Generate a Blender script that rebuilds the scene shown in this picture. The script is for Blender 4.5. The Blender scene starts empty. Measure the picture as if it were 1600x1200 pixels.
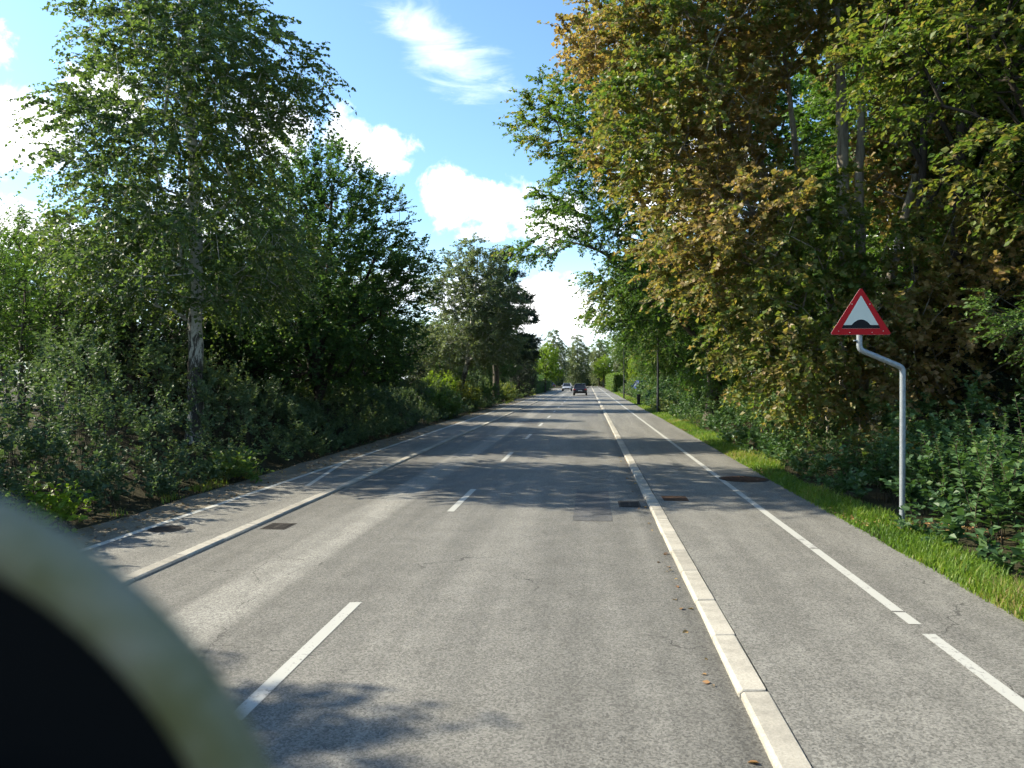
import bpy, bmesh, math, random
import numpy as np
from mathutils import Vector, Matrix

R = math.radians
scene = bpy.context.scene
COL = scene.collection

# ------------------------------------------------------------------ camera
cam_d = bpy.data.cameras.new("camera")
cam = bpy.data.objects.new("camera", cam_d)
COL.objects.link(cam)
cam.location = (0, 0, 2.1)
cam.rotation_euler = (R(90 - 0.33), 0, R(5.62))
cam_d.sensor_width = 36
cam_d.lens = 27
cam_d.clip_start = 0.05
cam_d.clip_end = 3000
cam_d.dof.use_dof = True
cam_d.dof.focus_distance = 11
cam_d.dof.aperture_fstop = 3.3
scene.camera = cam

# ------------------------------------------------------------------ sky and sun
SUN_AZ, SUN_EL = 79.0, 35.0          # degrees left of the road axis, degrees up
sdir = Vector((-math.sin(R(SUN_AZ)) * math.cos(R(SUN_EL)), math.cos(R(SUN_AZ)) * math.cos(R(SUN_EL)), math.sin(R(SUN_EL))))
sun_d = bpy.data.lights.new("sun", 'SUN')
sun_d.energy = 5.0
sun_d.angle = R(0.55)
sun_d.color = (1.0, 0.91, 0.73)
sun = bpy.data.objects.new("sun", sun_d)
COL.objects.link(sun)
sun.rotation_euler = sdir.to_track_quat('Z', 'Y').to_euler()
sun.location = (-30, 10, 40)

world = bpy.data.worlds.new("World")
scene.world = world
world.use_nodes = True
wt = world.node_tree
wt.nodes.clear()


class NT:
    """small helper for node maths"""
    def __init__(self, tree):
        self.t = tree

    def n(self, kind, **kw):
        nd = self.t.nodes.new(kind)
        for k, v in kw.items():
            setattr(nd, k, v)
        return nd

    def link(self, a, b):
        self.t.links.new(a, b)

    def put(self, sock, v):
        if isinstance(v, (int, float, tuple, list)):
            sock.default_value = v
        else:
            self.link(v, sock)

    def m(self, op, a, b=0.0, c=None, clamp=False):
        nd = self.n('ShaderNodeMath', operation=op, use_clamp=clamp)
        self.put(nd.inputs[0], a)
        self.put(nd.inputs[1], b)
        if c is not None:
            self.put(nd.inputs[2], c)
        return nd.outputs[0]

    def smooth(self, v, a, b, lo=0.0, hi=1.0):
        if a > b:
            a, b, lo, hi = b, a, hi, lo
        nd = self.n('ShaderNodeMapRange', interpolation_type='SMOOTHSTEP')
        self.put(nd.inputs[0], v)
        for i, x in enumerate((a, b, lo, hi)):
            self.put(nd.inputs[i + 1], x)
        return nd.outputs[0]

    def noise(self, vec, scale, detail=4, rough=0.55, dist=0.0):
        nd = self.n('ShaderNodeTexNoise')
        if vec is not None:
            self.link(vec, nd.inputs['Vector'])
        nd.inputs['Scale'].default_value = scale
        nd.inputs['Detail'].default_value = detail
        nd.inputs['Roughness'].default_value = rough
        nd.inputs['Distortion'].default_value = dist
        return nd.outputs[0]

    def mix(self, fac, a, b, blend='MIX'):
        nd = self.n('ShaderNodeMix', data_type='RGBA', blend_type=blend)
        self.put(nd.inputs[0], fac)
        for s, v in ((nd.inputs[6], a), (nd.inputs[7], b)):
            if isinstance(v, tuple) and len(v) == 3:
                v = v + (1.0,)
            self.put(s, v)
        return nd.outputs[2]

    def ramp(self, fac, stops):
        nd = self.n('ShaderNodeValToRGB')
        cr = nd.color_ramp
        while len(cr.elements) < len(stops):
            cr.elements.new(0.5)
        for e, (p, c) in zip(cr.elements, stops):
            e.position = p
            e.color = tuple(c) + (1.0,)
        self.put(nd.inputs[0], fac)
        return nd.outputs[0]


W = NT(wt)
sky = W.n('ShaderNodeTexSky', sky_type='NISHITA')
sky.sun_disc = False
sky.sun_elevation = R(SUN_EL)
sky.sun_rotation = R(-SUN_AZ)
sky.altitude = 0
sky.air_density = 1.0
sky.dust_density = 0.6
sky.ozone_density = 2.2
tc = W.n('ShaderNodeTexCoord')
DIRV = tc.outputs['Generated']
sep = W.n('ShaderNodeSeparateXYZ')
W.link(DIRV, sep.inputs[0])
dx, dy, dz = sep.outputs
az = W.m('MULTIPLY', W.m('ARCTAN2', dx, dy), 57.29578)          # degrees, + to the right
el = W.m('MULTIPLY', W.m('ARCSINE', dz), 57.29578)


def blob(ca, ce, ra, re, rot=0.0):
    a = W.m('SUBTRACT', az, ca)
    e = W.m('SUBTRACT', el, ce)
    c, s = math.cos(R(rot)), math.sin(R(rot))
    u = W.m('DIVIDE', W.m('ADD', W.m('MULTIPLY', a, c), W.m('MULTIPLY', e, s)), ra)
    v = W.m('DIVIDE', W.m('SUBTRACT', W.m('MULTIPLY', e, c), W.m('MULTIPLY', a, s)), re)
    r2 = W.m('ADD', W.m('MULTIPLY', u, u), W.m('MULTIPLY', v, v))
    return W.m('SUBTRACT', 1.0, W.m('SQRT', r2))


# cumulus heaps in the part of the sky one looks at (azimuth, elevation, half sizes, tilt)
cums = [(-38.5, 15.2, 4.4, 3.0, 10), (-33.5, 18.2, 3.0, 2.4, -30), (-41.0, 19.6, 3.4, 1.6, 0), (-45.0, 14.0, 5.0, 3.6, 0), (-50, 24, 8, 4, 0),
        (-22.5, 17.0, 4.4, 3.0, -10), (-17.6, 16.9, 3.6, 2.1, -8), (-15.0, 16.6, 2.2, 1.9, 0),
        (-9.8, 13.2, 2.4, 2.5, 0), (-6.6, 12.6, 3.7, 2.7, 0), (-3.0, 11.6, 3.8, 2.3, 0), (-7.0, 10.9, 3.2, 1.2, 0),
        (-8.5, 5.6, 5.0, 3.4, 0), (-3.5, 5.2, 6.5, 3.0, 0), (-15.5, 6.0, 5.0, 2.4, 0), (-39.0, 9.2, 8.0, 2.2, 0),
        (-27.0, 10.5, 6.0, 4.0, 0), (8.0, 14.0, 8.0, 4.0, 0), (22.0, 9.0, 9.0, 4.0, 0)]
acc = None
for b in cums:
    q = blob(*b)
    acc = q if acc is None else W.m('SMOOTH_MAX', acc, q, 0.12)
# the same kind of cloud all round the rest of the sky
gmap = W.n('ShaderNodeMapping')
gmap.inputs['Scale'].default_value = (1, 1, 2.2)
W.link(DIRV, gmap.inputs[0])
gen = W.noise(gmap.outputs[0], 2.6, 2, 0.5)
gen = W.m('MULTIPLY', W.m('SUBTRACT', gen, 0.60), 4.0)
away = W.smooth(W.m('ABSOLUTE', W.m('ADD', az, 6.0)), 46, 60)
gen = W.m('SUBTRACT', gen, W.m('MULTIPLY', W.m('SUBTRACT', 1.0, away), 3.0))
acc = W.m('MAXIMUM', acc, gen)
n1 = W.noise(DIRV, 14.0, 10, 0.6, 0.2)
n2 = W.noise(DIRV, 5.0, 4, 0.5)
edge = W.m('ADD', acc, W.m('MULTIPLY', W.m('SUBTRACT', n1, 0.5), 1.75))
n3 = W.noise(DIRV, 38.0, 6, 0.6, 0.4)
edge = W.m('ADD', edge, W.m('MULTIPLY', W.m('SUBTRACT', n2, 0.5), 0.6))
edge = W.m('ADD', edge, W.m('MULTIPLY', W.m('SUBTRACT', n3, 0.5), 1.3))
mask = W.smooth(edge, 0.04, 0.55)
# thin high cloud: fibres drawn out along one direction
cmap = W.n('ShaderNodeMapping')
cmap.inputs['Rotation'].default_value = (0, R(-32), 0)
cmap.inputs['Scale'].default_value = (9, 9, 34)
W.link(DIRV, cmap.inputs[0])
fib = W.noise(cmap.outputs[0], 1.0, 8, 0.62, 1.2)
puff = W.noise(DIRV, 9.0, 5, 0.6)
cir = W.m('SMOOTH_MAX', blob(-10.2, 22.6, 6.6, 2.6, -30), blob(-12.5, 24.3, 4.2, 1.8, -12), 0.1)
cir = W.m('ADD', W.m('MULTIPLY', cir, 0.85), W.m('ADD', W.m('MULTIPLY', W.m('SUBTRACT', fib, 0.5), 1.7), W.m('MULTIPLY', W.m('SUBTRACT', puff, 0.5), 1.2)))
cmask = W.m('MULTIPLY', W.smooth(cir, 0.0, 1.0), 0.50)
haze_f = W.m('MULTIPLY', W.smooth(el, 12.0, 0.0), 0.55)                 # milky air low over the horizon
skyc = W.mix(1.0, sky.outputs[0], (0.82, 0.99, 1.05, 1.0), 'MULTIPLY')
skyc = W.mix(haze_f, skyc, (6.4, 7.1, 7.8, 1.0))
skyc = W.mix(cmask, skyc, (7.8, 8.2, 8.6, 1.0))
shade = W.smooth(W.m('ADD', edge, W.m('MULTIPLY', W.m('SUBTRACT', n2, 0.5), 2.0)), 0.3, 1.1)
cloudc = W.mix(shade, (6.6, 7.0, 7.6, 1.0), (10.5, 10.5, 10.3, 1.0))
skyc = W.mix(mask, skyc, cloudc)
bg = W.n('ShaderNodeBackground')
bg.inputs['Strength'].default_value = 0.105
W.link(skyc, bg.inputs[0])
wo = W.n('ShaderNodeOutputWorld')
W.link(bg.outputs[0], wo.inputs[0])

scene.render.filter_size = 1.25
vs = scene.view_settings
vs.view_transform = 'Standard'
vs.look = 'None'
vs.gamma = 1.0
vs.use_curve_mapping = False
vs.exposure = 1.35
try:
    scene.cycles.use_denoising = True
    scene.cycles.use_adaptive_sampling = True
    scene.cycles.adaptive_threshold = 0.035
    scene.cycles.max_bounces = 4
    scene.cycles.diffuse_bounces = 3
    scene.cycles.glossy_bounces = 2
    scene.cycles.transparent_max_bounces = 4
    scene.cycles.transmission_bounces = 3
    scene.cycles.sample_clamp_indirect = 6
except Exception:
    pass

# ------------------------------------------------------------------ materials
def mat(name):
    m = bpy.data.materials.new(name)
    m.use_nodes = True
    t = m.node_tree
    t.nodes.clear()
    h = NT(t)
    out = h.n('ShaderNodeOutputMaterial')
    return m, h, out


def principled(h, out, color, rough=0.6, metal=0.0, spec=0.4, bump=None, bstr=0.3, bdist=0.01):
    p = h.n('ShaderNodeBsdfPrincipled')
    if isinstance(color, tuple):
        p.inputs['Base Color'].default_value = color[:3] + (1.0,)
    else:
        h.link(color, p.inputs['Base Color'])
    h.put(p.inputs['Roughness'], rough)
    p.inputs['Metallic'].default_value = metal
    p.inputs['Specular IOR Level'].default_value = spec
    if bump is not None:
        b = h.n('ShaderNodeBump')
        b.inputs['Strength'].default_value = bstr
        b.inputs['Distance'].default_value = bdist
        h.link(bump, b.inputs['Height'])
        h.link(b.outputs[0], p.inputs['Normal'])
    h.link(p.outputs[0], out.inputs[0])
    return p


def plain(name, color, rough=0.5, metal=0.0, spec=0.4, var=0.15, scale=6.0):
    m, h, out = mat(name)
    tcn = h.n('ShaderNodeTexCoord')
    nz = h.noise(tcn.outputs['Object'], scale, 5, 0.6)
    lo = tuple(c * (1 - var) for c in color)
    hi = tuple(min(1, c * (1 + var)) for c in color)
    c = h.mix(nz, lo, hi)
    principled(h, out, c, rough, metal, spec)
    return m


def leaf_mat(name, stops, trans=0.38, rough=0.5, spec=0.35, bright=1.45):
    m, h, out = mat(name)
    at = h.n('ShaderNodeAttribute', attribute_name='tint')
    col = h.ramp(at.outputs['Fac'], stops)
    p = h.n('ShaderNodeBsdfPrincipled')
    h.link(col, p.inputs['Base Color'])
    p.inputs['Roughness'].default_value = rough
    p.inputs['Specular IOR Level'].default_value = spec
    tr = h.n('ShaderNodeBsdfTranslucent')
    tcol = h.mix(1.0, col, (bright * 1.05, bright * 1.1, bright * 0.55, 1.0), 'MULTIPLY')
    h.link(tcol, tr.inputs[0])
    mx = h.n('ShaderNodeMixShader')
    mx.inputs[0].default_value = trans
    h.link(p.outputs[0], mx.inputs[1])
    h.link(tr.outputs[0], mx.inputs[2])
    h.link(mx.outputs[0], out.inputs[0])
    return m


def bark_mat(name, c1, c2, scale=9.0, stretch=0.25):
    m, h, out = mat(name)
    tcn = h.n('ShaderNodeTexCoord')
    mp = h.n('ShaderNodeMapping')
    mp.inputs['Scale'].default_value = (1, 1, stretch)
    h.link(tcn.outputs['Object'], mp.inputs[0])
    nz = h.noise(mp.outputs[0], scale, 6, 0.65, 0.6)
    c = h.ramp(nz, [(0.32, c1), (0.68, c2)])
    principled(h, out, c, 0.85, 0, 0.2, nz, 0.7, 0.03)
    return m


def birch_mat():
    m, h, out = mat("birch_bark")
    tcn = h.n('ShaderNodeTexCoord')
    mp = h.n('ShaderNodeMapping')
    mp.inputs['Scale'].default_value = (1, 1, 0.32)
    h.link(tcn.outputs['Object'], mp.inputs[0])
    nz = h.noise(mp.outputs[0], 7.0, 6, 0.7, 1.0)
    mp2 = h.n('ShaderNodeMapping')
    mp2.inputs['Scale'].default_value = (1, 1, 5.0)
    h.link(tcn.outputs['Object'], mp2.inputs[0])
    nb = h.noise(mp2.outputs[0], 5.0, 4, 0.6)
    geo = h.n('ShaderNodeSeparateXYZ')
    h.link(tcn.outputs['Object'], geo.inputs[0])
    low = h.smooth(geo.outputs[2], 4.5, 0.8)                 # old rough bark towards the foot
    thr = h.m('ADD', nz, h.m('MULTIPLY', h.m('SUBTRACT', low, 0.5), 0.25))
    dark = h.smooth(thr, 0.50, 0.60)
    band = h.smooth(nb, 0.60, 0.66)
    f = h.m('MAXIMUM', dark, h.m('MULTIPLY', band, 0.7))
    c = h.mix(f, (0.42, 0.41, 0.36), (0.055, 0.05, 0.042))
    principled(h, out, c, 0.8, 0, 0.2, nz, 0.6, 0.02)
    return m


def asphalt_mat(name, base, bands, grain=1.0, warm=(1.0, 0.97, 0.865), stains=True):
    """bands: (x_from, x_to, softness, factor) wear along the road, in metres across it"""
    m, h, out = mat(name)
    tcn = h.n('ShaderNodeTexCoord')
    o = tcn.outputs['Object']
    vor = h.n('ShaderNodeTexVoronoi')
    vor.inputs['Scale'].default_value = 80.0
    h.link(o, vor.inputs['Vector'])
    cellv = h.n('ShaderNodeSeparateXYZ')
    h.link(vor.outputs['Color'], cellv.inputs[0])
    fine = h.noise(o, 85.0, 4, 0.8)
    mid = h.noise(o, 2.2, 5, 0.6)
    mpl = h.n('ShaderNodeMapping')
    mpl.inputs['Scale'].default_value = (1.6, 0.10, 1)
    h.link(o, mpl.inputs[0])
    longn = h.noise(mpl.outputs[0], 1.6, 5, 0.6)
    v = h.m('ADD', 1.0 - 0.45 * grain, h.m('MULTIPLY', cellv.outputs[0], 0.90 * grain))
    v = h.m('ADD', v, h.m('MULTIPLY', h.m('SUBTRACT', fine, 0.5), 1.3 * grain))
    v = h.m('MULTIPLY', v, h.smooth(mid, 0.25, 0.8, 0.86, 1.10))
    v = h.m('MULTIPLY', v, h.smooth(longn, 0.3, 0.7, 0.82, 1.12))
    sx = h.n('ShaderNodeSeparateXYZ')
    h.link(o, sx.inputs[0])
    wob = h.m('ADD', sx.outputs[0], h.m('MULTIPLY', h.m('SUBTRACT', longn, 0.5), 0.22))
    for (a, b, s, f) in bands:
        k = h.m('MULTIPLY', h.smooth(wob, a - s, a + s), h.smooth(wob, b + s, b - s))
        v = h.m('MULTIPLY', v, h.m('ADD', 1.0, h.m('MULTIPLY', k, f - 1.0)))
    if stains:
        # fine cracks, only here and there
        v2 = h.n('ShaderNodeTexVoronoi', feature='DISTANCE_TO_EDGE')
        mp3 = h.n('ShaderNodeMapping')
        mp3.inputs['Scale'].default_value = (0.55, 0.42, 1)
        h.link(o, mp3.inputs[0])
        wn = h.n('ShaderNodeTexNoise')
        wn.inputs['Scale'].default_value = 3.0
        wn.inputs['Detail'].default_value = 5
        h.link(o, wn.inputs['Vector'])
        wv = h.n('ShaderNodeVectorMath', operation='MULTIPLY_ADD')
        h.link(wn.outputs[1], wv.inputs[0])
        wv.inputs[1].default_value = (0.28, 0.28, 0)
        h.link(mp3.outputs[0], wv.inputs[2])
        h.link(wv.outputs[0], v2.inputs['Vector'])
        v2.inputs['Scale'].default_value = 1.0
        crack = h.smooth(v2.outputs['Distance'], 0.0045, 0.0015)
        where = h.smooth(h.noise(o, 0.45, 3, 0.6), 0.54, 0.60)
        v = h.m('MULTIPLY', v, h.m('SUBTRACT', 1.0, h.m('MULTIPLY', h.m('MULTIPLY', crack, where), 0.6)))
        spots = h.smooth(h.noise(o, 5.5, 3, 0.5), 0.70, 0.78)
        v = h.m('MULTIPLY', v, h.m('SUBTRACT', 1.0, h.m('MULTIPLY', spots, 0.16)))
    vc = h.n('ShaderNodeCombineColor')
    for i in range(3):
        h.link(h.m('MULTIPLY', v, base * warm[i]), vc.inputs[i])
    hgt = h.m('ADD', h.m('MULTIPLY', fine, 0.6), h.m('MULTIPLY', cellv.outputs[1], 0.5))
    principled(h, out, vc.outputs[0], 0.72, 0, 0.35, hgt, 0.55, 0.006)
    return m


def paint_mat(name, base=0.62, wear=0.5):
    m, h, out = mat(name)
    tcn = h.n('ShaderNodeTexCoord')
    o = tcn.outputs['Object']
    n1 = h.noise(o, 28.0, 5, 0.7)
    n2 = h.noise(o, 1.3, 4, 0.6)
    f = h.smooth(h.m('ADD', n1, h.m('MULTIPLY', h.m('SUBTRACT', n2, 0.5), 0.6)), 0.57, 0.70)
    f = h.m('MULTIPLY', f, wear)
    c = h.mix(n2, (base * 0.86, base * 0.86, base * 0.78), (base, base, base * 0.93))
    c = h.mix(f, c, (0.15, 0.148, 0.14))
    principled(h, out, c, 0.6, 0, 0.4, n1, 0.25, 0.004)
    return m


def granite_mat(name, base):
    m, h, out = mat(name)
    tcn = h.n('ShaderNodeTexCoord')
    o = tcn.outputs['Object']
    info = h.n('ShaderNodeObjectInfo')
    n1 = h.noise(o, 70.0, 4, 0.75)
    n2 = h.noise(o, 6.0, 4, 0.6)
    v = h.m('MULTIPLY', h.smooth(n1, 0.2, 0.8, 0.72, 1.2), h.smooth(n2, 0.25, 0.75, 0.85, 1.08))
    n3 = h.noise(o, 1.7, 5, 0.7)
    v = h.m('MULTIPLY', v, h.smooth(n3, 0.35, 0.7, 1.05, 0.72))
    v = h.m('MULTIPLY', v, h.m('ADD', 0.82, h.m('MULTIPLY', info.outputs['Random'], 0.28)))
    vc = h.n('ShaderNodeCombineColor')
    for i, k in enumerate((1.0, 0.94, 0.80)):
        h.link(h.m('MULTIPLY', v, base * k), vc.inputs[i])
    principled(h, out, vc.outputs[0], 0.75, 0, 0.3, n1, 0.4, 0.006)
    return m


def soil_mat(name, c1, c2, c3, scale=1.0, bump=0.8):
    m, h, out = mat(name)
    tcn = h.n('ShaderNodeTexCoord')
    o = tcn.outputs['Object']
    n1 = h.noise(o, 1.1 * scale, 6, 0.65)
    n2 = h.noise(o, 38.0 * scale, 5, 0.75)
    c = h.ramp(n1, [(0.3, c1), (0.55, c2), (0.75, c3)])
    c = h.mix(h.smooth(n2, 0.35, 0.7), c, h.mix(0.55, c, c3 + (1.0,)))
    vv = h.mix(1.0, c, h.ramp(n2, [(0.25, (0.55, 0.55, 0.55)), (0.75, (1.25, 1.25, 1.25))]), 'MULTIPLY')
    principled(h, out, vv, 0.95, 0, 0.1, n2, bump, 0.03)
    return m


M = {}
M['asphalt'] = asphalt_mat("road_asphalt", 0.142,
                           [(-3.72, -3.05, 0.06, 1.42), (-3.0, -2.35, 0.18, 0.88), (0.82, 1.1, 0.09, 0.72), (-4.9, -4.45, 0.12, 0.86),
                            (-1.5, -0.8, 0.25, 1.09), (-4.4, -3.8, 0.2, 0.88), (-.5, .3, .25, .93)])
M['track'] = asphalt_mat("cycle_track_asphalt", 0.155, [(3.2, 4.4, 0.35, 0.95)], 1.05)
M['patch'] = asphalt_mat("repair_asphalt", 0.085, [], 0.8, (1.0, 1.0, 1.0), False)
M['paint'] = paint_mat("road_paint", 0.40, 0.85)
M['paint_thin'] = paint_mat("edge_line_paint", 0.44, 0.2)
M['granite'] = granite_mat("kerb_granite", 0.36)
M['gravel'] = soil_mat("gravel_soil", (0.14, 0.12, 0.09), (0.21, 0.185, 0.14), (0.27, 0.24, 0.185), 1.6, 0.6)
M['soil'] = soil_mat("forest_soil", (0.025, 0.022, 0.015), (0.05, 0.042, 0.026), (0.045, 0.055, 0.02), 1.0)
M['leaf_birch'] = leaf_mat("birch_leaves", [(0.0, (0.058, 0.098, 0.034)), (0.55, (0.095, 0.140, 0.042)), (0.85, (0.15, 0.17, 0.042)), (1.0, (0.21, 0.18, 0.05))], 0.48)
M['leaf_green'] = leaf_mat("hornbeam_leaves", [(0.0, (0.036, 0.080, 0.026)), (0.6, (0.060, 0.118, 0.034)), (1.0, (0.105, 0.155, 0.04))], 0.42)
M['leaf_hazel'] = leaf_mat("hazel_leaves", [(0.0, (0.05, 0.10, 0.025)), (0.6, (0.085, 0.15, 0.035)), (1.0, (0.14, 0.19, 0.04))], 0.42)
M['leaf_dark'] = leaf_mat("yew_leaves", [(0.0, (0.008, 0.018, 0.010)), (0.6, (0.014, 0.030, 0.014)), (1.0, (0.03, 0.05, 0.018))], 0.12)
M['leaf_maple'] = leaf_mat("maple_leaves", [(0.0, (0.068, 0.128, 0.026)), (0.28, (0.118, 0.152, 0.032)), (0.5, (0.180, 0.163, 0.050)), (0.72, (0.235, 0.165, 0.066)), (1.0, (0.29, 0.190, 0.092))], 0.44)
M['leaf_beech'] = leaf_mat("beech_leaves", [(0.0, (0.042, 0.098, 0.022)), (0.55, (0.080, 0.145, 0.028)), (0.85, (0.14, 0.18, 0.034)), (1.0, (0.23, 0.18, 0.05))], 0.42)
M['leaf_grey'] = leaf_mat("willow_leaves", [(0.0, (0.085, 0.115, 0.062)), (0.6, (0.135, 0.165, 0.085)), (1.0, (0.20, 0.215, 0.105))], 0.42)
M['leaf_lime'] = leaf_mat("lime_green_leaves", [(0.0, (0.12, 0.20, 0.02)), (0.6, (0.20, 0.28, 0.03)), (1.0, (0.30, 0.32, 0.04))], 0.45)
M['leaf_gold'] = leaf_mat("yellow_leaves", [(0.0, (0.10, 0.14, 0.025)), (0.6, (0.16, 0.185, 0.035)), (1.0, (0.23, 0.22, 0.05))], 0.40)
M['leaf_shrub'] = leaf_mat("snowberry_leaves", [(0.0, (0.056, 0.092, 0.048)), (0.6, (0.088, 0.132, 0.064)), (0.9, (0.118, 0.160, 0.058)), (1.0, (0.16, 0.19, 0.06))], 0.30, 0.6, 0.25)
M['leaf_ivy'] = leaf_mat("ground_shrub_leaves", [(0.0, (0.036, 0.080, 0.030)), (0.5, (0.066, 0.128, 0.042)), (0.85, (0.125, 0.175, 0.045)), (1.0, (0.20, 0.17, 0.06))], 0.30, 0.5, 0.35)
M['needle'] = leaf_mat("pine_needles", [(0.0, (0.030, 0.054, 0.034)), (0.6, (0.048, 0.080, 0.046)), (1.0, (0.075, 0.105, 0.055))], 0.15)
M['grass'] = leaf_mat("grass_blades", [(0.0, (0.06, 0.12, 0.018)), (0.5, (0.115, 0.20, 0.026)), (0.84, (0.18, 0.235, 0.04)), (1.0, (0.28, 0.22, 0.10))], 0.42)
M['litter'] = leaf_mat("fallen_leaves", [(0.0, (0.16, 0.075, 0.03)), (0.5, (0.24, 0.13, 0.05)), (1.0, (0.30, 0.22, 0.09))], 0.1)
M['bark'] = bark_mat("grey_brown_bark", (0.035, 0.03, 0.024), (0.12, 0.105, 0.08))
M['bark_maple'] = bark_mat("pale_maple_bark", (0.11, 0.095, 0.07), (0.34, 0.30, 0.23), 5.0)
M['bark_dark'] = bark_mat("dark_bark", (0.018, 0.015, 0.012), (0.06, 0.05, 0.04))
M['bark_birch'] = birch_mat()
M['twig'] = plain("shrub_stems", (0.045, 0.036, 0.022), 0.9)
M['fence'] = bark_mat("weathered_dark_board", (0.020, 0.014, 0.010), (0.055, 0.036, 0.024), 14.0, 1.0)
M['steel'] = plain("galvanised_steel", (0.25, 0.28, 0.30), 0.55, 0.45, 0.4, 0.4, 22)
M['sign_red'] = plain("sign_red", (0.40, 0.006, 0.010), 0.6, 0, 0.2, 0.22, 5)
M['sign_white'] = plain("sign_white", (0.56, 0.59, 0.53), 0.55, 0, 0.3, 0.12, 5)
M['sign_black'] = plain("sign_black", (0.006, 0.007, 0.010), 0.6, 0, 0.2, 0.05)
M['sign_back'] = plain("sign_grey_back", (0.28, 0.29, 0.30), 0.5, 0.3)
M['black_metal'] = plain("black_painted_metal", (0.014, 0.014, 0.016), 0.45, 0, 0.5, 0.2)
M['rust'] = soil_mat("rusty_cast_iron", (0.035, 0.022, 0.016), (0.075, 0.045, 0.03), (0.11, 0.065, 0.04), 5.0, 0.4)
M['iron'] = soil_mat("dark_cast_iron", (0.035, 0.032, 0.03), (0.06, 0.055, 0.05), (0.09, 0.08, 0.07), 5.0, 0.4)
M['hole'] = plain("drain_dark", (0.004, 0.004, 0.004), 0.9)
M['glass'] = plain("car_glass", (0.015, 0.018, 0.022), 0.25, 0, 0.45, 0.05)
M['tyre'] = plain("tyre_rubber", (0.012, 0.012, 0.012), 0.85)
M['rim'] = plain("wheel_rim", (0.35, 0.35, 0.36), 0.3, 0.8)
M['lamp_red'] = plain("tail_lamp_red", (0.35, 0.01, 0.01), 0.2, 0, 0.6, 0.03)
M['lamp_clear'] = plain("head_lamp", (0.7, 0.72, 0.74), 0.15, 0.2, 0.6, 0.03)
M['plate'] = plain("number_plate", (0.7, 0.7, 0.68), 0.5, 0, 0.4, 0.03)
M['car_grey'] = plain("dark_grey_paint", (0.035, 0.038, 0.046), 0.25, 0.3, 0.6, 0.05)
M['car_silver'] = plain("silver_paint", (0.42, 0.43, 0.44), 0.25, 0.4, 0.6, 0.05)
M['car_black'] = plain("black_blue_paint", (0.012, 0.016, 0.03), 0.2, 0.2, 0.6, 0.05)
M['car_blue'] = plain("blue_paint", (0.008, 0.020, 0.15), 0.75, 0.0, 0.15, 0.05)
M['trim'] = plain("black_plastic", (0.012, 0.012, 0.012), 0.6)
M['cab_black'] = plain("dashboard_black", (0.004, 0.0045, 0.005), 0.9, 0, 0.1)
m_, h_, out_ = mat("glare_pale_wheel_rim")
tc_ = h_.n('ShaderNodeTexCoord')
nz_ = h_.noise(tc_.outputs['Object'], 22.0, 3, 0.6)
nf_ = h_.noise(tc_.outputs['Object'], 400.0, 2, 0.6)
cw_ = h_.ramp(nz_, [(0.35, (0.12, 0.118, 0.045)), (0.5, (0.185, 0.178, 0.105)), (0.68, (0.22, 0.21, 0.15))])  # sun glare on the rim is put into these pale base tones
principled(h_, out_, cw_, 0.55, 0, 0.35, nf_, 0.4, 0.002)
M['wheel_skin'] = m_

# ------------------------------------------------------------------ mesh helpers
class MB:
    def __init__(self):
        self.v, self.t, self.a, self.n = [], [], [], 0

    def add(self, v, t, tint=None):
        v = np.asarray(v, dtype=np.float32).reshape(-1, 3)
        t = np.asarray(t, dtype=np.int32).reshape(-1, 3)
        if len(t) == 0:
            return
        self.v.append(v)
        self.t.append(t + self.n)
        self.a.append(np.zeros(len(v), np.float32) if tint is None else np.asarray(tint, np.float32))
        self.n += len(v)

    def mesh(self, name, material, smooth=False, tint=False):
        me = bpy.data.meshes.new(name)
        v = np.concatenate(self.v)
        t = np.concatenate(self.t)
        me.vertices.add(len(v))
        me.vertices.foreach_set('co', v.ravel())
        me.loops.add(len(t) * 3)
        me.loops.foreach_set('vertex_index', t.ravel())
        me.polygons.add(len(t))
        me.polygons.foreach_set('loop_start', np.arange(0, len(t) * 3, 3, dtype=np.int32))
        try:
            me.polygons.foreach_set('loop_total', np.full(len(t), 3, dtype=np.int32))
        except Exception:
            pass
        me.polygons.foreach_set('use_smooth', np.full(len(t), bool(smooth), dtype=bool))
        if tint:
            at = me.attributes.new('tint', 'FLOAT', 'POINT')
            at.data.foreach_set('value', np.concatenate(self.a))
        me.update(calc_edges=True)
        me.materials.append(M[material] if isinstance(material, str) else material)
        return me

    def build(self, name, material, parent=None, smooth=False, tint=False):
        return link(name, self.mesh(name, material, smooth, tint), parent)


def link(name, me, parent=None):
    o = bpy.data.objects.new(name, me)
    COL.objects.link(o)
    if parent is not None:
        o.parent = parent
    return o


def tag(o, label=None, cat=None, group=None, kind=None):
    for k, v in (('label', label), ('category', cat), ('group', group), ('kind', kind)):
        if v:
            o[k] = v
    return o


def empty(name, loc=(0, 0, 0), rz=0.0, sc=1.0):
    o = bpy.data.objects.new(name, None)
    o.empty_display_size = 0.2
    COL.objects.link(o)
    o.location = loc
    o.rotation_euler = (0, 0, rz)
    o.scale = (sc, sc, sc)
    return o


def copy_tree(o, parent=None):
    c = o.copy()
    COL.objects.link(c)
    c.parent = parent
    for ch in list(o.children):
        copy_tree(ch, c)
    return c


def bm_obj(name, bm, material, parent=None, smooth=False):
    me = bpy.data.meshes.new(name)
    bm.normal_update()
    bm.to_mesh(me)
    bm.free()
    if smooth:
        for p in me.polygons:
            p.use_smooth = True
    me.materials.append(M[material])
    return link(name, me, parent)


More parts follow.
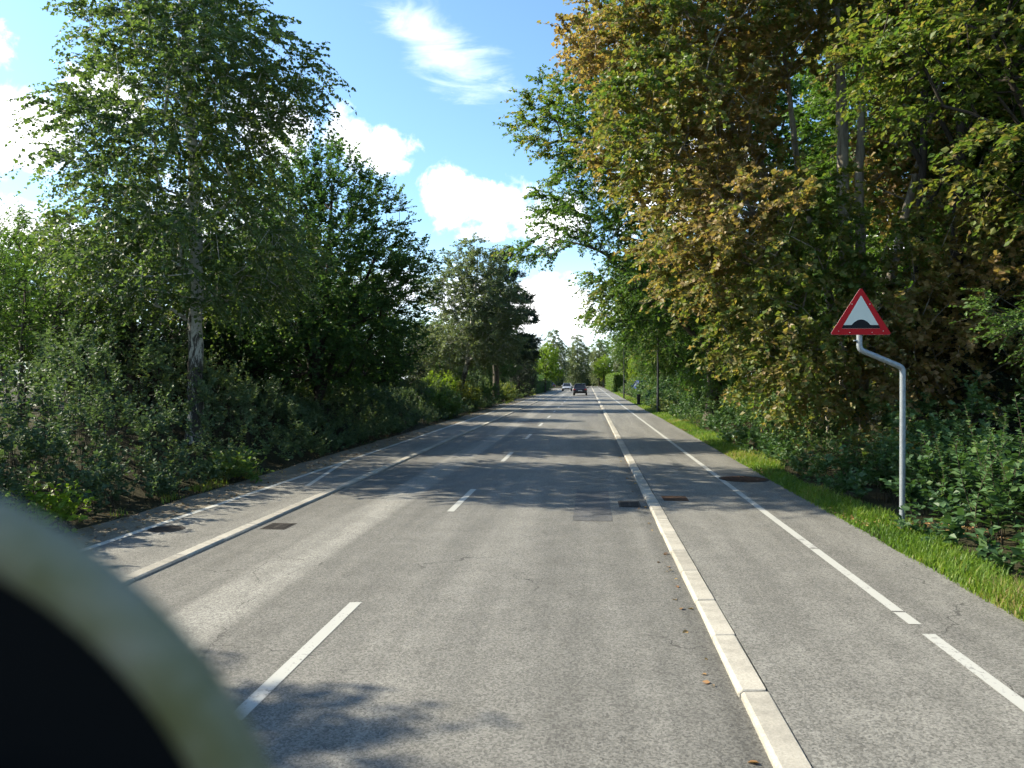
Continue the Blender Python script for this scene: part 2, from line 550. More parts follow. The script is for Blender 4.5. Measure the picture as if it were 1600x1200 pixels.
def box_bm(x0, x1, y0, y1, z0, z1, bevel=0.0, seg=1):
    bm = bmesh.new()
    bmesh.ops.create_cube(bm, size=1.0)
    for v in bm.verts:
        v.co = Vector((x0 + (v.co.x + .5) * (x1 - x0), y0 + (v.co.y + .5) * (y1 - y0), z0 + (v.co.z + .5) * (z1 - z0)))
    if bevel:
        bmesh.ops.bevel(bm, geom=bm.edges[:], offset=bevel, segments=seg, affect='EDGES', profile=0.6)
    return bm


def nrm(a):
    return a / np.maximum(np.linalg.norm(a, axis=-1, keepdims=True), 1e-9)


def tubes(mb, P0, P1, R0, R1, k=5):
    """separate tapered tubes, open ended"""
    P0, P1 = np.asarray(P0, float).reshape(-1, 3), np.asarray(P1, float).reshape(-1, 3)
    R0, R1 = np.broadcast_to(R0, (len(P0),)), np.broadcast_to(R1, (len(P0),))
    n = len(P0)
    if n == 0:
        return
    d = nrm(P1 - P0)
    ref = np.where(np.abs(d[:, 2:3]) > 0.9, np.array([[1., 0, 0]]), np.array([[0, 0, 1.]]))
    u = nrm(np.cross(d, ref))
    w = np.cross(d, u)
    a = np.arange(k) / k * 2 * math.pi
    ring = np.cos(a)[None, :, None] * u[:, None, :] + np.sin(a)[None, :, None] * w[:, None, :]
    v0 = P0[:, None, :] + ring * R0[:, None, None]
    v1 = P1[:, None, :] + ring * R1[:, None, None]
    v = np.concatenate([v0, v1], axis=1).reshape(-1, 3)
    i = np.arange(k)
    j = (i + 1) % k
    base = np.concatenate([np.stack([i, j, j + k], 1), np.stack([i, j + k, i + k], 1)])
    t = (np.arange(n) * 2 * k)[:, None, None] + base[None]
    mb.add(v, t)


def loft(mb, pts, rad, k=10, rng=None, lump=0.0):
    """one continuous tapered limb along a polyline"""
    pts = np.asarray(pts, float)
    rad = np.asarray(rad, float)
    n = len(pts)
    d = nrm(np.gradient(pts, axis=0))
    u = nrm(np.cross(d, np.array([[0.3, 1., 0.2]])))
    w = np.cross(d, u)
    a = np.arange(k) / k * 2 * math.pi
    ring = np.cos(a)[None, :, None] * u[:, None, :] + np.sin(a)[None, :, None] * w[:, None, :]
    rr = np.repeat(rad[:, None], k, 1)
    if rng is not None and lump:
        rr = rr * (1 + lump * rng.uniform(-1, 1, rr.shape))
    v = (pts[:, None, :] + ring * rr[:, :, None]).reshape(-1, 3)
    t = []
    for s in range(n - 1):
        for i in range(k):
            j = (i + 1) % k
            t += [(s * k + i, s * k + j, (s + 1) * k + j), (s * k + i, (s + 1) * k + j, (s + 1) * k + i)]
    mb.add(v, t)


LEAF = {
    # (along, across, lift) and triangles
    'rhomb': ([(0, 0, 0), (.45, .5, .10), (1, 0, -.06), (.45, -.5, .10)], [(0, 1, 2), (0, 2, 3)]),
    'oval': ([(0, 0, 0), (.28, .46, .10), (.68, .40, .08), (1, 0, -.08), (.68, -.40, .08), (.28, -.46, .10)],
             [(0, 1, 2), (0, 2, 3), (0, 3, 4), (0, 4, 5)]),
    'lobed': ([(0, 0, 0), (.34, .58, .06), (.52, .22, .04), (1, 0, -.10), (.52, -.22, .04), (.34, -.58, .06)],
              [(0, 1, 2), (0, 2, 3), (0, 3, 4), (0, 4, 5)]),
}


def add_leaves(mb, P, A, N, L, Wd, tint, shape='rhomb'):
    A = nrm(A)
    S = nrm(np.cross(A, N))
    N = np.cross(S, A)
    tv, tt = LEAF[shape]
    tv = np.array(tv)
    v = (P[:, None, :] + A[:, None, :] * (tv[None, :, 0:1] * L[:, None, None])
         + S[:, None, :] * (tv[None, :, 1:2] * Wd[:, None, None])
         + N[:, None, :] * (tv[None, :, 2:3] * L[:, None, None]))
    k = len(tv)
    t = (np.arange(len(P)) * k)[:, None, None] + np.array(tt)[None]
    mb.add(v.reshape(-1, 3), t, np.repeat(tint, k))


def sprays(rng, C, D, ctint, leaf_mb, twig_mb, T=6, m=16, length=0.8, spread=0.7, droop=0.3, up=0.2,
           leaf=0.08, aspect=0.6, shape='rhomb', flat=0.9, side=0.8, twig_r=0.004, tvar=0.16):
    n = len(C)
    Cr = np.repeat(C, T, 0)
    d = np.repeat(D, T, 0) + rng.normal(0, spread, (n * T, 3))
    d[:, 2] += up
    d = nrm(d)
    ln = length * rng.uniform(0.55, 1.25, n * T)
    t = (np.arange(m) + 0.6) / m
    t = np.clip(t[None, :] + rng.uniform(-.5, .5, (n * T, m)) / m, 0.02, 1)
    g = np.array([0, 0, -1.0])
    P = Cr[:, None, :] + d[:, None, :] * (ln[:, None] * t)[:, :, None] + g * (droop * ln[:, None] * t ** 2)[:, :, None]
    tan = nrm(d[:, None, :] + g * (2 * droop * t)[:, :, None])
    s = nrm(np.cross(tan, np.array([0, 0, 1.0])) + 1e-6)
    sgn = np.where((np.arange(m) % 2) == 0, 1.0, -1.0)[None, :, None]
    A = tan * 0.55 + s * sgn * side + rng.normal(0, 0.30, P.shape)
    A[:, :, 2] -= 0.25 * droop
    N = np.zeros(P.shape)
    N[:, :, 2] = flat
    N = N + rng.normal(0, 0.45, P.shape)
    L = leaf * rng.uniform(0.5, 1.35, P.shape[:2])
    tint = np.repeat(ctint, T)[:, None] + rng.normal(0, tvar, P.shape[:2])
    add_leaves(leaf_mb, P.reshape(-1, 3), A.reshape(-1, 3), N.reshape(-1, 3), L.ravel(), L.ravel() * aspect,
               np.clip(tint, 0, 1).ravel(), shape)
    if twig_mb is not None:
        Pe = Cr + d * (ln * 0.9)[:, None] + g * (droop * ln * .81)[:, None]
        tubes(twig_mb, Cr, Pe, twig_r, twig_r * .4, 3)


def patch_noise(rng, X, scale):
    v = np.zeros(len(X))
    for _ in range(6):
        k = rng.normal(0, 1, 3) * scale
        v += np.sin(X @ k + rng.uniform(0, 6.28))
    return v / 6 ** 0.5


def ellipsoid_pts(rng, lobes, n, shell=4.0):
    lobes = np.array(lobes, float)
    vol = lobes[:, 3] * lobes[:, 4] * lobes[:, 5]
    if lobes.shape[1] > 6:
        vol = vol * lobes[:, 6]
    pr = vol ** 0.8
    idx = rng.choice(len(lobes), n * 3, p=pr / pr.sum())
    d = nrm(rng.normal(0, 1, (n * 3, 3)))
    r = rng.uniform(0, 1, n * 3) ** (1 / shell)
    X = lobes[idx, :3] + d * lobes[idx, 3:6] * r[:, None]
    # keep points well apart: greedy choice of the candidate farthest from those kept so far
    keep = [0]
    dist = np.linalg.norm(X - X[0], axis=1)
    for _ in range(n - 1):
        cand = rng.integers(0, n * 3, 12)
        j = cand[np.argmax(dist[cand])]
        keep.append(j)
        dist = np.minimum(dist, np.linalg.norm(X - X[j], axis=1))
    return X[keep]


def build_tree(name, loc, stems, lobes, n, spec, leafmat, barkmat, seed, tip_r=0.006, sag=0.35, arch=0.25,
               tint0=0.45, tpatch=0.22, pscale=0.55, shell=4.0, kt=10):
    """stems: list of [(x, y, z, r), ...]; lobes: (x, y, z, rx, ry, rz) all relative to the base"""
    rng = np.random.default_rng(seed)
    lobes = [tuple(l) + (1.0,) * (7 - len(l)) for l in lobes]
    root = empty(name, loc)
    wood, crown = MB(), MB()
    nodes, par, rad0, isstem = [], [], [], []
    for st in stems:
        st = np.array(st, float)
        seg = np.linalg.norm(np.diff(st[:, :3], axis=0), axis=1)
        cum = np.concatenate([[0], np.cumsum(seg)])
        m = max(4, int(cum[-1] / 0.45))
        s = np.linspace(0, cum[-1], m)
        pts = np.stack([np.interp(s, cum, st[:, i]) for i in range(4)], 1)
        sm = pts.copy()
        for _ in range(3):
            sm[1:-1] = (sm[:-2] + sm[1:-1] * 2 + sm[2:]) / 4
        wig = np.cumsum(rng.normal(0, 0.018, (m, 2)), 0)
        sm[:, :2] += wig - wig[0]
        rr = sm[:, 3].copy()
        if st[0, 2] < 0.4:
            rr[0] *= 1.45
            rr[1] *= 1.12
        loft(wood, sm[:, :3], rr, kt, rng, 0.07)
        for i in range(m):
            nodes.append(sm[i, :3])
            par.append(len(nodes) - 2 if i else -1)
            rad0.append(sm[i, 3])
            isstem.append(True)
    C = ellipsoid_pts(rng, lobes, n, shell)
    stem_pts = np.array(nodes)
    dist = np.array([np.min(np.linalg.norm(stem_pts - c, axis=1)) for c in C])
    order = np.argsort(dist)
    cap = len(nodes) + n * 9
    X = np.zeros((cap, 3))
    X[:len(nodes)] = nodes
    nn = len(nodes)
    zmin = min(l[2] - l[5] for l in lobes)
    okstem = np.ones(cap, bool)
    okstem[:nn] = stem_pts[:, 2] > min(zmin * 0.6, 2.0)
    tip_dir = np.zeros((n, 3))
    tips = np.zeros(n, int)
    for ci in order:
        c = C[ci]
        dv = c - X[:nn]
        hd = np.hypot(dv[:, 0], dv[:, 1])
        cost = np.linalg.norm(dv, axis=1) + 0.9 * np.maximum(0, X[:nn, 2] - c[2] + sag * hd) + 50.0 * (~okstem[:nn])
        b = int(np.argmin(cost))
        L = np.linalg.norm(c - X[b])
        k = int(np.clip(L / 0.5, 1, 8))
        mid = (X[b] + c) / 2 + np.array([0, 0, arch * L * 0.5]) + rng.normal(0, 0.07 * L, 3)
        prev = b
        for q in range(1, k + 1):
            t = q / k
            p = (1 - t) ** 2 * X[b] + 2 * t * (1 - t) * mid + t * t * c
            X[nn] = p
            par.append(prev)
            rad0.append(0)
            isstem.append(False)
            prev = nn
            nn += 1
        tips[ci] = prev
        tip_dir[ci] = X[prev] - X[par[prev]]
    cnt = np.zeros(nn)
    cnt[tips] += 1
    for i in range(nn - 1, -1, -1):
        if par[i] >= 0:
            cnt[par[i]] += cnt[i]
    r = tip_r * np.sqrt(np.maximum(cnt, 1))
    rad0 = np.array(rad0)
    r = np.where(rad0 > 0, np.minimum(rad0, np.maximum(r, rad0)), r)
    idx = np.array([i for i in range(nn) if not isstem[i]])
    pi = np.array([par[i] for i in idx])
    rp = np.minimum(r[pi], r[idx] * 1.35)
    big = r[idx] > 0.022
    tubes(wood, X[pi[big]], X[idx[big]], rp[big], r[idx[big]], 6)
    tubes(wood, X[pi[~big]], X[idx[~big]], rp[~big], r[idx[~big]], 3)
    cen = np.average(np.array(lobes)[:, :3], axis=0)
    outw = nrm(C - np.array([cen[0], cen[1], 0]) * [1, 1, 0] - np.array([0, 0, 1]) * (cen[2] * 0.6 + C[:, 2:3] * 0.4))
    D = nrm(nrm(tip_dir) * 0.6 + outw * 0.7)
    ct = tint0 + tpatch * patch_noise(rng, C, pscale) + rng.normal(0, 0.07, n)
    sprays(rng, C, D, ct, crown, wood, **spec)
    wood.build('trunk', barkmat, root, smooth=True)
    crown.build('crown', leafmat, root, tint=True)
    return root


# ------------------------------------------------------------------ terrain
def sstep(x, a, b):
    t = np.clip((x - a) / (b - a), 0, 1)
    return t * t * (3 - 2 * t)


def ground_z(x, y):
    x, y = np.asarray(x, float), np.asarray(y, float)
    fade = 1 - sstep(y, 95, 150)
    left = 0.015 + 0.89 * sstep(-x, 7.2, 11.0) * fade
    right = 0.025 + 0.33 * sstep(x, 5.6, 9.0)
    z = np.where(x < -6.6, left, np.where(x > 3.5, right, -0.06))
    bump = 0.05 * np.sin(x * 1.7 + y * 0.9) * np.sin(y * 1.3 - x * 0.6)
    return z + np.where((x < -7.6) | (x > 5.2), bump, 0)


xs = np.array([-900, -300, -120, -60, -40, -25, -18, -14, -12.5, -11.5, -10.8, -10, -9.2, -8.4, -7.8, -7.3, -7.0, -6.62, -6.58, -5,
               1, 3, 3.48, 3.52, 3.9, 4.4, 5, 5.6, 6.2, 7, 8, 9, 10.5, 14, 20, 40, 80, 200, 900], float)
ys = np.concatenate([np.arange(-40, 0, 8), np.arange(0, 60, 1.5), np.arange(60, 180, 5), [190, 220, 260, 320, 420, 600, 900, 1500]])
gx, gy = np.meshgrid(xs, ys)
gz = ground_z(gx, gy)
mb = MB()
nx, ny = len(xs), len(ys)
ii, jj = np.meshgrid(np.arange(nx - 1), np.arange(ny - 1))
a = (jj * nx + ii).ravel()
tri = np.concatenate([np.stack([a, a + 1, a + nx + 1], 1), np.stack([a, a + nx + 1, a + nx], 1)])
mb.add(np.stack([gx, gy, gz], -1).reshape(-1, 3), tri)
tag(mb.build('ground', 'soil', smooth=True), kind='structure')


def strip(name, xl, xr, z, y0, y1, material, step=0.5, jl=0.0, jr=0.0, seed=0, skirt=0.14, parent=None, drift=0.0):
    """a sheet along the road with its own (uneven) edges and a skirt"""
    rng = np.random.default_rng(seed)
    y = np.concatenate([np.arange(y0, min(y1, 60), step), np.arange(min(y1, 60), y1, 4.0), [y1]])
    n = len(y)

    def edge(x, j, dr):
        e = rng.normal(0, 1, n)
        e = np.convolve(e, [.25, .5, .25], 'same')
        return x + j * e + dr * sstep(y, 8, 45)
    l, r = edge(xl, jl, 0), edge(xr, jr, drift)
    o = np.full(n, z)
    V = np.stack([np.stack([l, y, o - skirt], 1), np.stack([l, y, o], 1), np.stack([r, y, o], 1), np.stack([r, y, o - skirt], 1)], 1).reshape(-1, 3)
    t = []
    for s in range(n - 1):
        for q in range(3):
            a, b = s * 4 + q, s * 4 + q + 1
            t += [(a, b, b + 4), (a, b + 4, a + 4)]
    m_ = MB()
    m_.add(V, t)
    return m_.build(name, material, parent)


XR, XL = 1.0, -4.68            # the two kerb lines
road = tag(strip('road', XL - 0.02, XR + 0.02, 0.0, -12, 330, 'asphalt', 4), kind='structure')
tr_r = tag(strip('cycle_track_right', XR + 0.19, 3.72, 0.048, -12, 330, 'track', 0.35, 0, 0.022, 3, drift=0.2), kind='structure')
tr_l = tag(strip('cycle_track_left', -6.16, XL - 0.17, 0.030, -12, 163, 'track', 0.5, 0.012, 0, 4), kind='structure')
grav = tag(strip('gravel_path', -7.02, -6.162, 0.026, -12, 163, 'gravel', 0.4, 0.06, 0, 5), kind='structure')
sr = tag(strip('side_road', -60, XL - 0.03, 0.02, 166, 188, 'asphalt', 4), kind='structure')


def flat_poly(name, pts, z, material, parent):
    bm = bmesh.new()
    bm.faces.new([bm.verts.new((x, y, z)) for x, y in pts])
    bm.normal_update()
    for f in bm.faces:
        if f.normal.z < 0:
            f.normal_flip()
    return bm_obj(name, bm, material, parent)


# broken centre line: 2.5 m dashes, 5 m gaps
rnd = random.Random(4)
y = 4.55 - 7.5
while y < 160:
    x = -2.17
    e = rnd.uniform(-.02, .02)
    flat_poly('centre_line_dash', [(x - .055, y), (x + .055, y + e), (x + .055, y + 2.5), (x - .055, y + 2.5 + e)], 0.004, 'paint', road)
    y += 7.5
for (a, b) in ((-8, 6.47), (6.72, 7.05), (7.09, 9.6), (9.63, 14.4), (14.43, 60), (60, 150), (150, 300)):
    flat_poly('edge_line', [(2.68, a), (2.785, a), (2.785, b), (2.68, b)], 0.0522, 'paint', tr_r)
for (a, b) in ((-8, 9.2), (9.22, 19.2), (19.24, 60), (60, 162)):
    flat_poly('edge_line', [(-6.14, a), (-6.03, a), (-6.03, b), (-6.14, b)], 0.0345, 'paint_thin', tr_l)
flat_poly('slanted_line', [(-5.46, 14.4), (-5.37, 14.45), (-5.96, 18.3), (-6.035, 19.3), (-6.06, 18.3)], 0.0346, 'paint_thin', tr_l)
# repaired rectangle in the right lane
flat_poly('asphalt_patch', [(-.22, 11.45), (.37, 11.45), (.385, 14.55), (-.20, 14.55)], 0.004, 'patch', road)
flat_poly('asphalt_patch', [(-3.4, 36.5), (-2.4, 36.5), (-2.4, 38.6), (-3.4, 38.6)], 0.004, 'patch', road)
flat_poly('asphalt_patch', [(-.9, 44), (.6, 44), (.6, 47.5), (-.9, 47.5)], 0.004, 'patch', road)

# kerbs of granite stones
def kerb_line(name, x0, x1, face, y_end, seed):
    """face: +1 if the road lies at smaller x than the kerb"""
    rng = random.Random(seed)
    far0 = 58.0
    mf = MB()
    prof = [(x0, -.1), (x0, .030), (x0 + .022, .050), (x1 - .006, .058), (x1, .053), (x1, -.1)] if face > 0 else \
           [(x0, -.1), (x0, .034), (x0 + .006, .040), (x1 - .022, .036), (x1, .018), (x1, -.1)]
    k = len(prof)
    V = [(px_, yy, pz) for yy in (far0, y_end) for (px_, pz) in prof]
    t = []
    for q in range(k - 1):
        t += [(q, q + 1, q + 1 + k), (q, q + 1 + k, q + k)]
    mf.add(V, t)
    root = tag(mf.build(name, 'granite'), kind='structure')
    protos = []
    for v in range(4):
        L = 1.08
        bm = bmesh.new()
        cx, = ((x0 + x1) / 2,)
        rings = []
        for yy in (0, L):
            rings.append([bm.verts.new((px_ - cx + rng.uniform(-.003, .003), yy, pz + rng.uniform(-.003, .003))) for (px_, pz) in prof])
        for q in range(k - 1):
            bm.faces.new((rings[0][q], rings[0][q + 1], rings[1][q + 1], rings[1][q]))
        bm.faces.new(rings[0][::-1])
        bm.faces.new(rings[1])
        bmesh.ops.recalc_face_normals(bm, faces=bm.faces[:])
        ed = [e for e in bm.edges if e.is_boundary is False and abs(e.verts[0].co.y - e.verts[1].co.y) < 0.01]
        bmesh.ops.bevel(bm, geom=ed, offset=0.008, segments=1, affect='EDGES')
        me = bpy.data.meshes.new('kerb_stone')
        bm.to_mesh(me)
        bm.free()
        me.materials.append(M['granite'])
        protos.append(me)
    yy = -6.0 + rng.uniform(0, .5)
    while yy < far0 - 0.6:
        o = link('kerb_stone', protos[rng.randrange(4)], root)
        L = min(rng.uniform(0.92, 1.12), far0 - yy - 0.01)
        o.location = ((x0 + x1) / 2 + rng.uniform(-.003, .003), yy, rng.uniform(-.002, .002))
        o.scale = (1, (L - 0.016) / 1.08, 1)
        o.rotation_euler = (0, 0, rng.uniform(-.002, .002))
        yy += L
    return root


kerb_line('kerb_right', XR, XR + 0.178, 1, 330, 11)
kerb_line('kerb_left', XL - 0.16, XL, -1, 163, 12)

# ------------------------------------------------------------------ iron covers in the pavement
def disc_bm(r, z0, z1, k=40):
    bm = bmesh.new()
    bmesh.ops.create_cone(bm, cap_ends=True, segments=k, radius1=r, radius2=r, depth=z1 - z0)
    bmesh.ops.translate(bm, verts=bm.verts[:], vec=(0, 0, (z0 + z1) / 2))
    return bm


def manhole(x, y, z, r, label, matn='rust'):
    t = tag(empty('manhole_cover', (x, y, z)), label, 'manhole cover')
    bm = disc_bm(r, -0.05, 0.006)
    bm_obj('frame_ring', bm, 'iron', t)
    bm_obj('lid', disc_bm(r * .9, -0.02, 0.010), matn, t)
    m_ = MB()
    n = 9
    for i in range(n):
        for j in range(n):
            px_, py_ = (i - (n - 1) / 2) * r * .19, (j - (n - 1) / 2) * r * .19
            if math.hypot(px_, py_) < r * .8:
                s = r * .06
                V = [(px_ - s, py_ - s, .01), (px_ + s, py_ - s, .01), (px_ + s, py_ + s, .01), (px_ - s, py_ + s, .01)]
                V += [(a * .0 + a, b, .016) for a, b, _ in V]
                m_.add(V, [(4, 5, 6), (4, 6, 7), (0, 1, 5), (0, 5, 4), (1, 2, 6), (1, 6, 5), (2, 3, 7), (2, 7, 6), (3, 0, 4), (3, 4, 7)])
    m_.build('stud_pattern', matn, t)['kind'] = 'stuff'
    return t


manhole(3.20, 16.2, 0.048, 0.50, 'large round rusty manhole cover beside the grass on the right')
manhole(-5.80, 10.1, 0.030, 0.24, 'small dark round cover in the left cycle track', 'iron')


def grate(name, x, y, z, w, l, label, slots=True, frame='iron', inner='hole'):
    t = tag(empty(name, (x, y, z)), label, 'drain cover')
    bm_obj('frame', box_bm(-w / 2, w / 2, -l / 2, l / 2, -.05, .005), frame, t)
    bm_obj('plate', box_bm(-w / 2 + .03, w / 2 - .03, -l / 2 + .04, l / 2 - .04, -.04, .008), inner, t)
    if slots:
        n = 5
        for i in range(n):
            yy = -l / 2 + .06 + (i + .5) * (l - .12) / n
            bm_obj('grate_bar', box_bm(-w / 2 + .03, w / 2 - .03, yy - .018, yy + .018, -.02, .014), frame, t)
        bm_obj('grate_bar', box_bm(-.02, .02, -l / 2 + .05, l / 2 - .05, -.02, .0125), frame, t)
    return t


grate('drain_grate', .70, 13.05, 0.0, .36, .62, 'slotted iron drain grate beside the right kerb')
grate('drain_grate', -4.40, 10.6, 0.0, .36, .46, 'slotted iron drain grate beside the left kerb')
grate('utility_cover', 1.50, 13.45, 0.048, .42, .52, 'brown rectangular iron cover in the right cycle track', False, 'rust', 'rust')

# ------------------------------------------------------------------ warning sign
def tube_bm(pts, r, k=14):
    m_ = MB()
    P = [Vector(p) for p in pts]
    # round the bends
    out = [P[0]]
    for i in range(1, len(P) - 1):
        a = (P[i - 1] - P[i]).normalized()
        b = (P[i + 1] - P[i]).normalized()
        for t in (0, .25, .5, .75, 1):
            p0, p2 = P[i] + a * .06, P[i] + b * .06
            out.append(p0 * (1 - t) ** 2 + P[i] * 2 * t * (1 - t) + p2 * t * t)
    out.append(P[-1])
    loft(m_, np.array([tuple(p) for p in out]), np.full(len(out), r), k)
    return m_


sign = tag(empty('warning_sign', (4.31, 11.03, 0.05), R(3.0)),
           'red bordered triangle speed bump warning sign on a cranked grey pole', 'road sign')
tube_bm([(0, 0, -.3), (0, 0, 2.215), (-.585, 0, 2.465), (-.585, 0, 3.05)], .038).build('pole', 'steel', sign, smooth=True)


def rounded_tri(half, z0, h, r, n=5):
    P = [Vector((-half, z0)), Vector((half, z0)), Vector((0, z0 + h))]
    out = []
    for i in range(3):
        p, a, b = P[i], P[i - 1], P[(i + 1) % 3]
        da, db = (a - p).normalized(), (b - p).normalized()
        for q in range(n + 1):
            t = q / n
            out.append((p + da * r) * (1 - t) ** 2 + p * 2 * t * (1 - t) + (p + db * r) * t * t)
    return [(v.x, v.y) for v in out]


def plate(name, pts, y0, y1, material, parent, dx=-.585):
    bm = bmesh.new()
    f = [bm.verts.new((x + dx, y0, z)) for x, z in pts]
    b = [bm.verts.new((x + dx, y1, z)) for x, z in pts]
    bm.faces.new(f)
    bm.faces.new(b[::-1])
    for i in range(len(pts)):
        j = (i + 1) % len(pts)
        bm.faces.new((f[j], f[i], b[i], b[j]))
    bmesh.ops.recalc_face_normals(bm, faces=bm.faces[:])
    return bm_obj(name, bm, material, parent)


SZ = 2.665
plate('red_border', rounded_tri(.415, SZ, .655, .05), -.050, -.046, 'sign_red', sign)
plate('sign_back', rounded_tri(.417, SZ - .002, .658, .05), -.0455, -.040, 'sign_back', sign)
plate('white_panel', rounded_tri(.262, SZ + .085, .455, .012), -.0525, -.0502, 'sign_white', sign)
hump = [(-.262, SZ + .087), (.262, SZ + .087), (.236, SZ + .132), (.125, SZ + .134)]
for q in range(0, 13):
    t = q / 12
    xx = .125 - .25 * t
    hump.append((xx, SZ + .134 + .075 * math.sin(math.pi * t) ** .8))
hump += [(-.236, SZ + .132)]
plate('hump_symbol', hump, -.0545, -.0527, 'sign_black', sign)
for (sx_, sz_) in ((-.30, .05), (.30, .05), (-.12, .42), (.12, .42), (-.15, .03), (.15, .03)):
    bm = bmesh.new()
    bmesh.ops.create_uvsphere(bm, u_segments=8, v_segments=5, radius=.007)
    bmesh.ops.translate(bm, verts=bm.verts[:], vec=(-.585 + sx_, -.050, SZ + sz_))
    bm_obj('rivet', bm, 'sign_white', sign)
for zz in (SZ + .12, SZ + .33):
    bm_obj('clamp', box_bm(-.585 - .05, -.585 + .05, -.040, .045, zz, zz + .035, .004), 'steel', sign)
bm_obj('bracket', box_bm(-.66, -.585, -.02, .02, 2.58, 2.595), 'steel', sign)

# ------------------------------------------------------------------ lamp posts, waste bin
def lamp_post(loc, label):
    t = tag(empty('lamp_post', loc), label, 'lamp post', 'black lamp posts on the right verge')
    m_ = MB()
    loft(m_, [(0, 0, -.2), (0, 0, .9), (0, 0, .95), (0, 0, 3.2), (0, 0, 5.6)], [.085, .085, .068, .058, .045], 12)
    m_.build('pole', 'black_metal', t, smooth=True)
    bm_obj('access_door', box_bm(-.03, .03, -.095, -.07, .45, .78, .004), 'black_metal', t)
    m_ = MB()
    loft(m_, [(0, 0, 5.55), (0, 0, 5.7), (0, 0, 5.72), (0, 0, 5.95), (0, 0, 6.02), (0, 0, 6.06)], [.05, .06, .19, .21, .12, .01], 14)
    m_.build('lantern', 'black_metal', t, smooth=True)
    return t


lamp_post((4.27, 47.5, .05), 'tall black lamp post on the right verge, nearest of the two')
lamp_post((3.95, 84.8, .05), 'thin black lamp post farther off, before the blue van')
b = tag(empty('waste_bin', (4.14, 63.2, .05)), 'black waste bin on the verge between the two lamp posts', 'bin')
bm = box_bm(-.15, .15, -.13, .13, 0, .82, .02)
for v in bm.verts:
    if v.co.z < .4:
        v.co.x *= .78
        v.co.y *= .78
bm_obj('body', bm, 'black_metal', b)
bm_obj('rim', box_bm(-.165, .165, -.145, .145, .80, .86, .012), 'black_metal', b)

# ------------------------------------------------------------------ fence behind the shrubs
fen = tag(empty('board_fence', (-11.7, 18.6, .80)), 'dark brown board fence behind the left shrubs and birch', 'fence')
rf = random.Random(8)
bme = []
for v in range(3):
    bm = box_bm(-.012, .012, 0.02, 1.98, 0, .145, .004)
    me = bpy.data.meshes.new('board')
    bm.to_mesh(me)
    bm.free()
    me.materials.append(M['fence'])
    bme.append(me)
bm = box_bm(-.05, .05, -.05, .05, -.3, 1.95, .008)
pme = bpy.data.meshes.new('post')
bm.to_mesh(pme)
bm.free()
pme.materials.append(M['fence'])
for bay in range(13):
    o = link('post', pme, fen)
    o.location = (0.06, bay * 2.0, 0)
    for q in range(11):
        o = link('board', bme[rf.randrange(3)], fen)
        o.location = (rf.uniform(-.006, .006), bay * 2.0, .06 + q * .165 + rf.uniform(-.008, .008))
        o.rotation_euler = (rf.uniform(-.006, .006), 0, 0)
o = link('post', pme, fen)
o.location = (0.06, 26.0, 0)

# ------------------------------------------------------------------ trees, left side
birch = build_tree('birch_tree', (-9.4, 17.7, .75),
    [[(0, 0, -.2, .20), (.02, 0, 1.6, .17), (.05, 0, 3.2, .155), (-.05, 0, 6, .135), (-.25, 0, 9, .10), (-.4, 0, 12, .065), (-.4, .1, 15.5, .02)]],
    [(0.1, 0, 4.4, 2.7, 3.1, 1.5), (-.5, 0, 7.0, 2.5, 3.1, 2.2), (1.1, -.4, 8.4, 2.1, 2.8, 1.3), (-.5, 0, 10.4, 2.1, 2.6, 2.2), (-.4, 0, 13.2, 1.5, 1.5, 1.9), (-1.2, 0, 4.9, 2.1, 2.0, 1.1)],
    790, dict(T=6, m=22, length=.85, spread=.6, droop=.5, up=.15, leaf=.095, aspect=.78, flat=.3, side=.8, twig_r=.003),
    'leaf_birch', 'bark_birch', 21, tip_r=.0055, arch=.5, tint0=.42, tpatch=.2, shell=2.6)
tag(birch, 'tall birch with white black-fissured trunk and drooping twigs on the left', 'tree')

horn = build_tree('hornbeam_tree', (-9.4, 26.2, .8),
    [[(0, 0, -.2, .17), (0.02, 0, 1.0, .15), (.05, 0, 2.2, .13), (.3, 0, 5, .09), (.4, 0, 8.2, .03)],
     [(0.0, 0, .6, .12), (-.4, 0, 2.2, .10), (-1.1, .1, 5, .07), (-1.3, .1, 8, .025)],
     [(0.05, .05, .7, .11), (.7, -.2, 2.4, .09), (1.8, -.3, 4.6, .06), (2.5, -.3, 6.4, .025)],
     [(0.0, -.05, .8, .09), (.1, -.7, 2.4, .075), (.2, -1.5, 5.0, .05), (.2, -1.9, 7, .02)]],
    [(0, 0, 2.9, 3.9, 3.6, 1.7), (.1, 0, 5.0, 3.9, 3.6, 1.8), (0, 0, 7.0, 2.9, 2.7, 1.7), (-.2, 0, 8.5, 1.6, 1.6, 1.2), (2.4, -.3, 4.4, 1.7, 1.7, 1.3)],
    760, dict(T=7, m=17, length=.7, spread=.5, droop=.02, up=.14, leaf=.115, aspect=.66, flat=.6, side=.8, twig_r=.004),
    'leaf_green', 'bark_dark', 22, tip_r=.0065, arch=.1, sag=.55, tint0=.42, tpatch=.2, shell=2.8)
tag(horn, 'dense dark green round-crowned tree with rising branches right of the birch', 'tree')

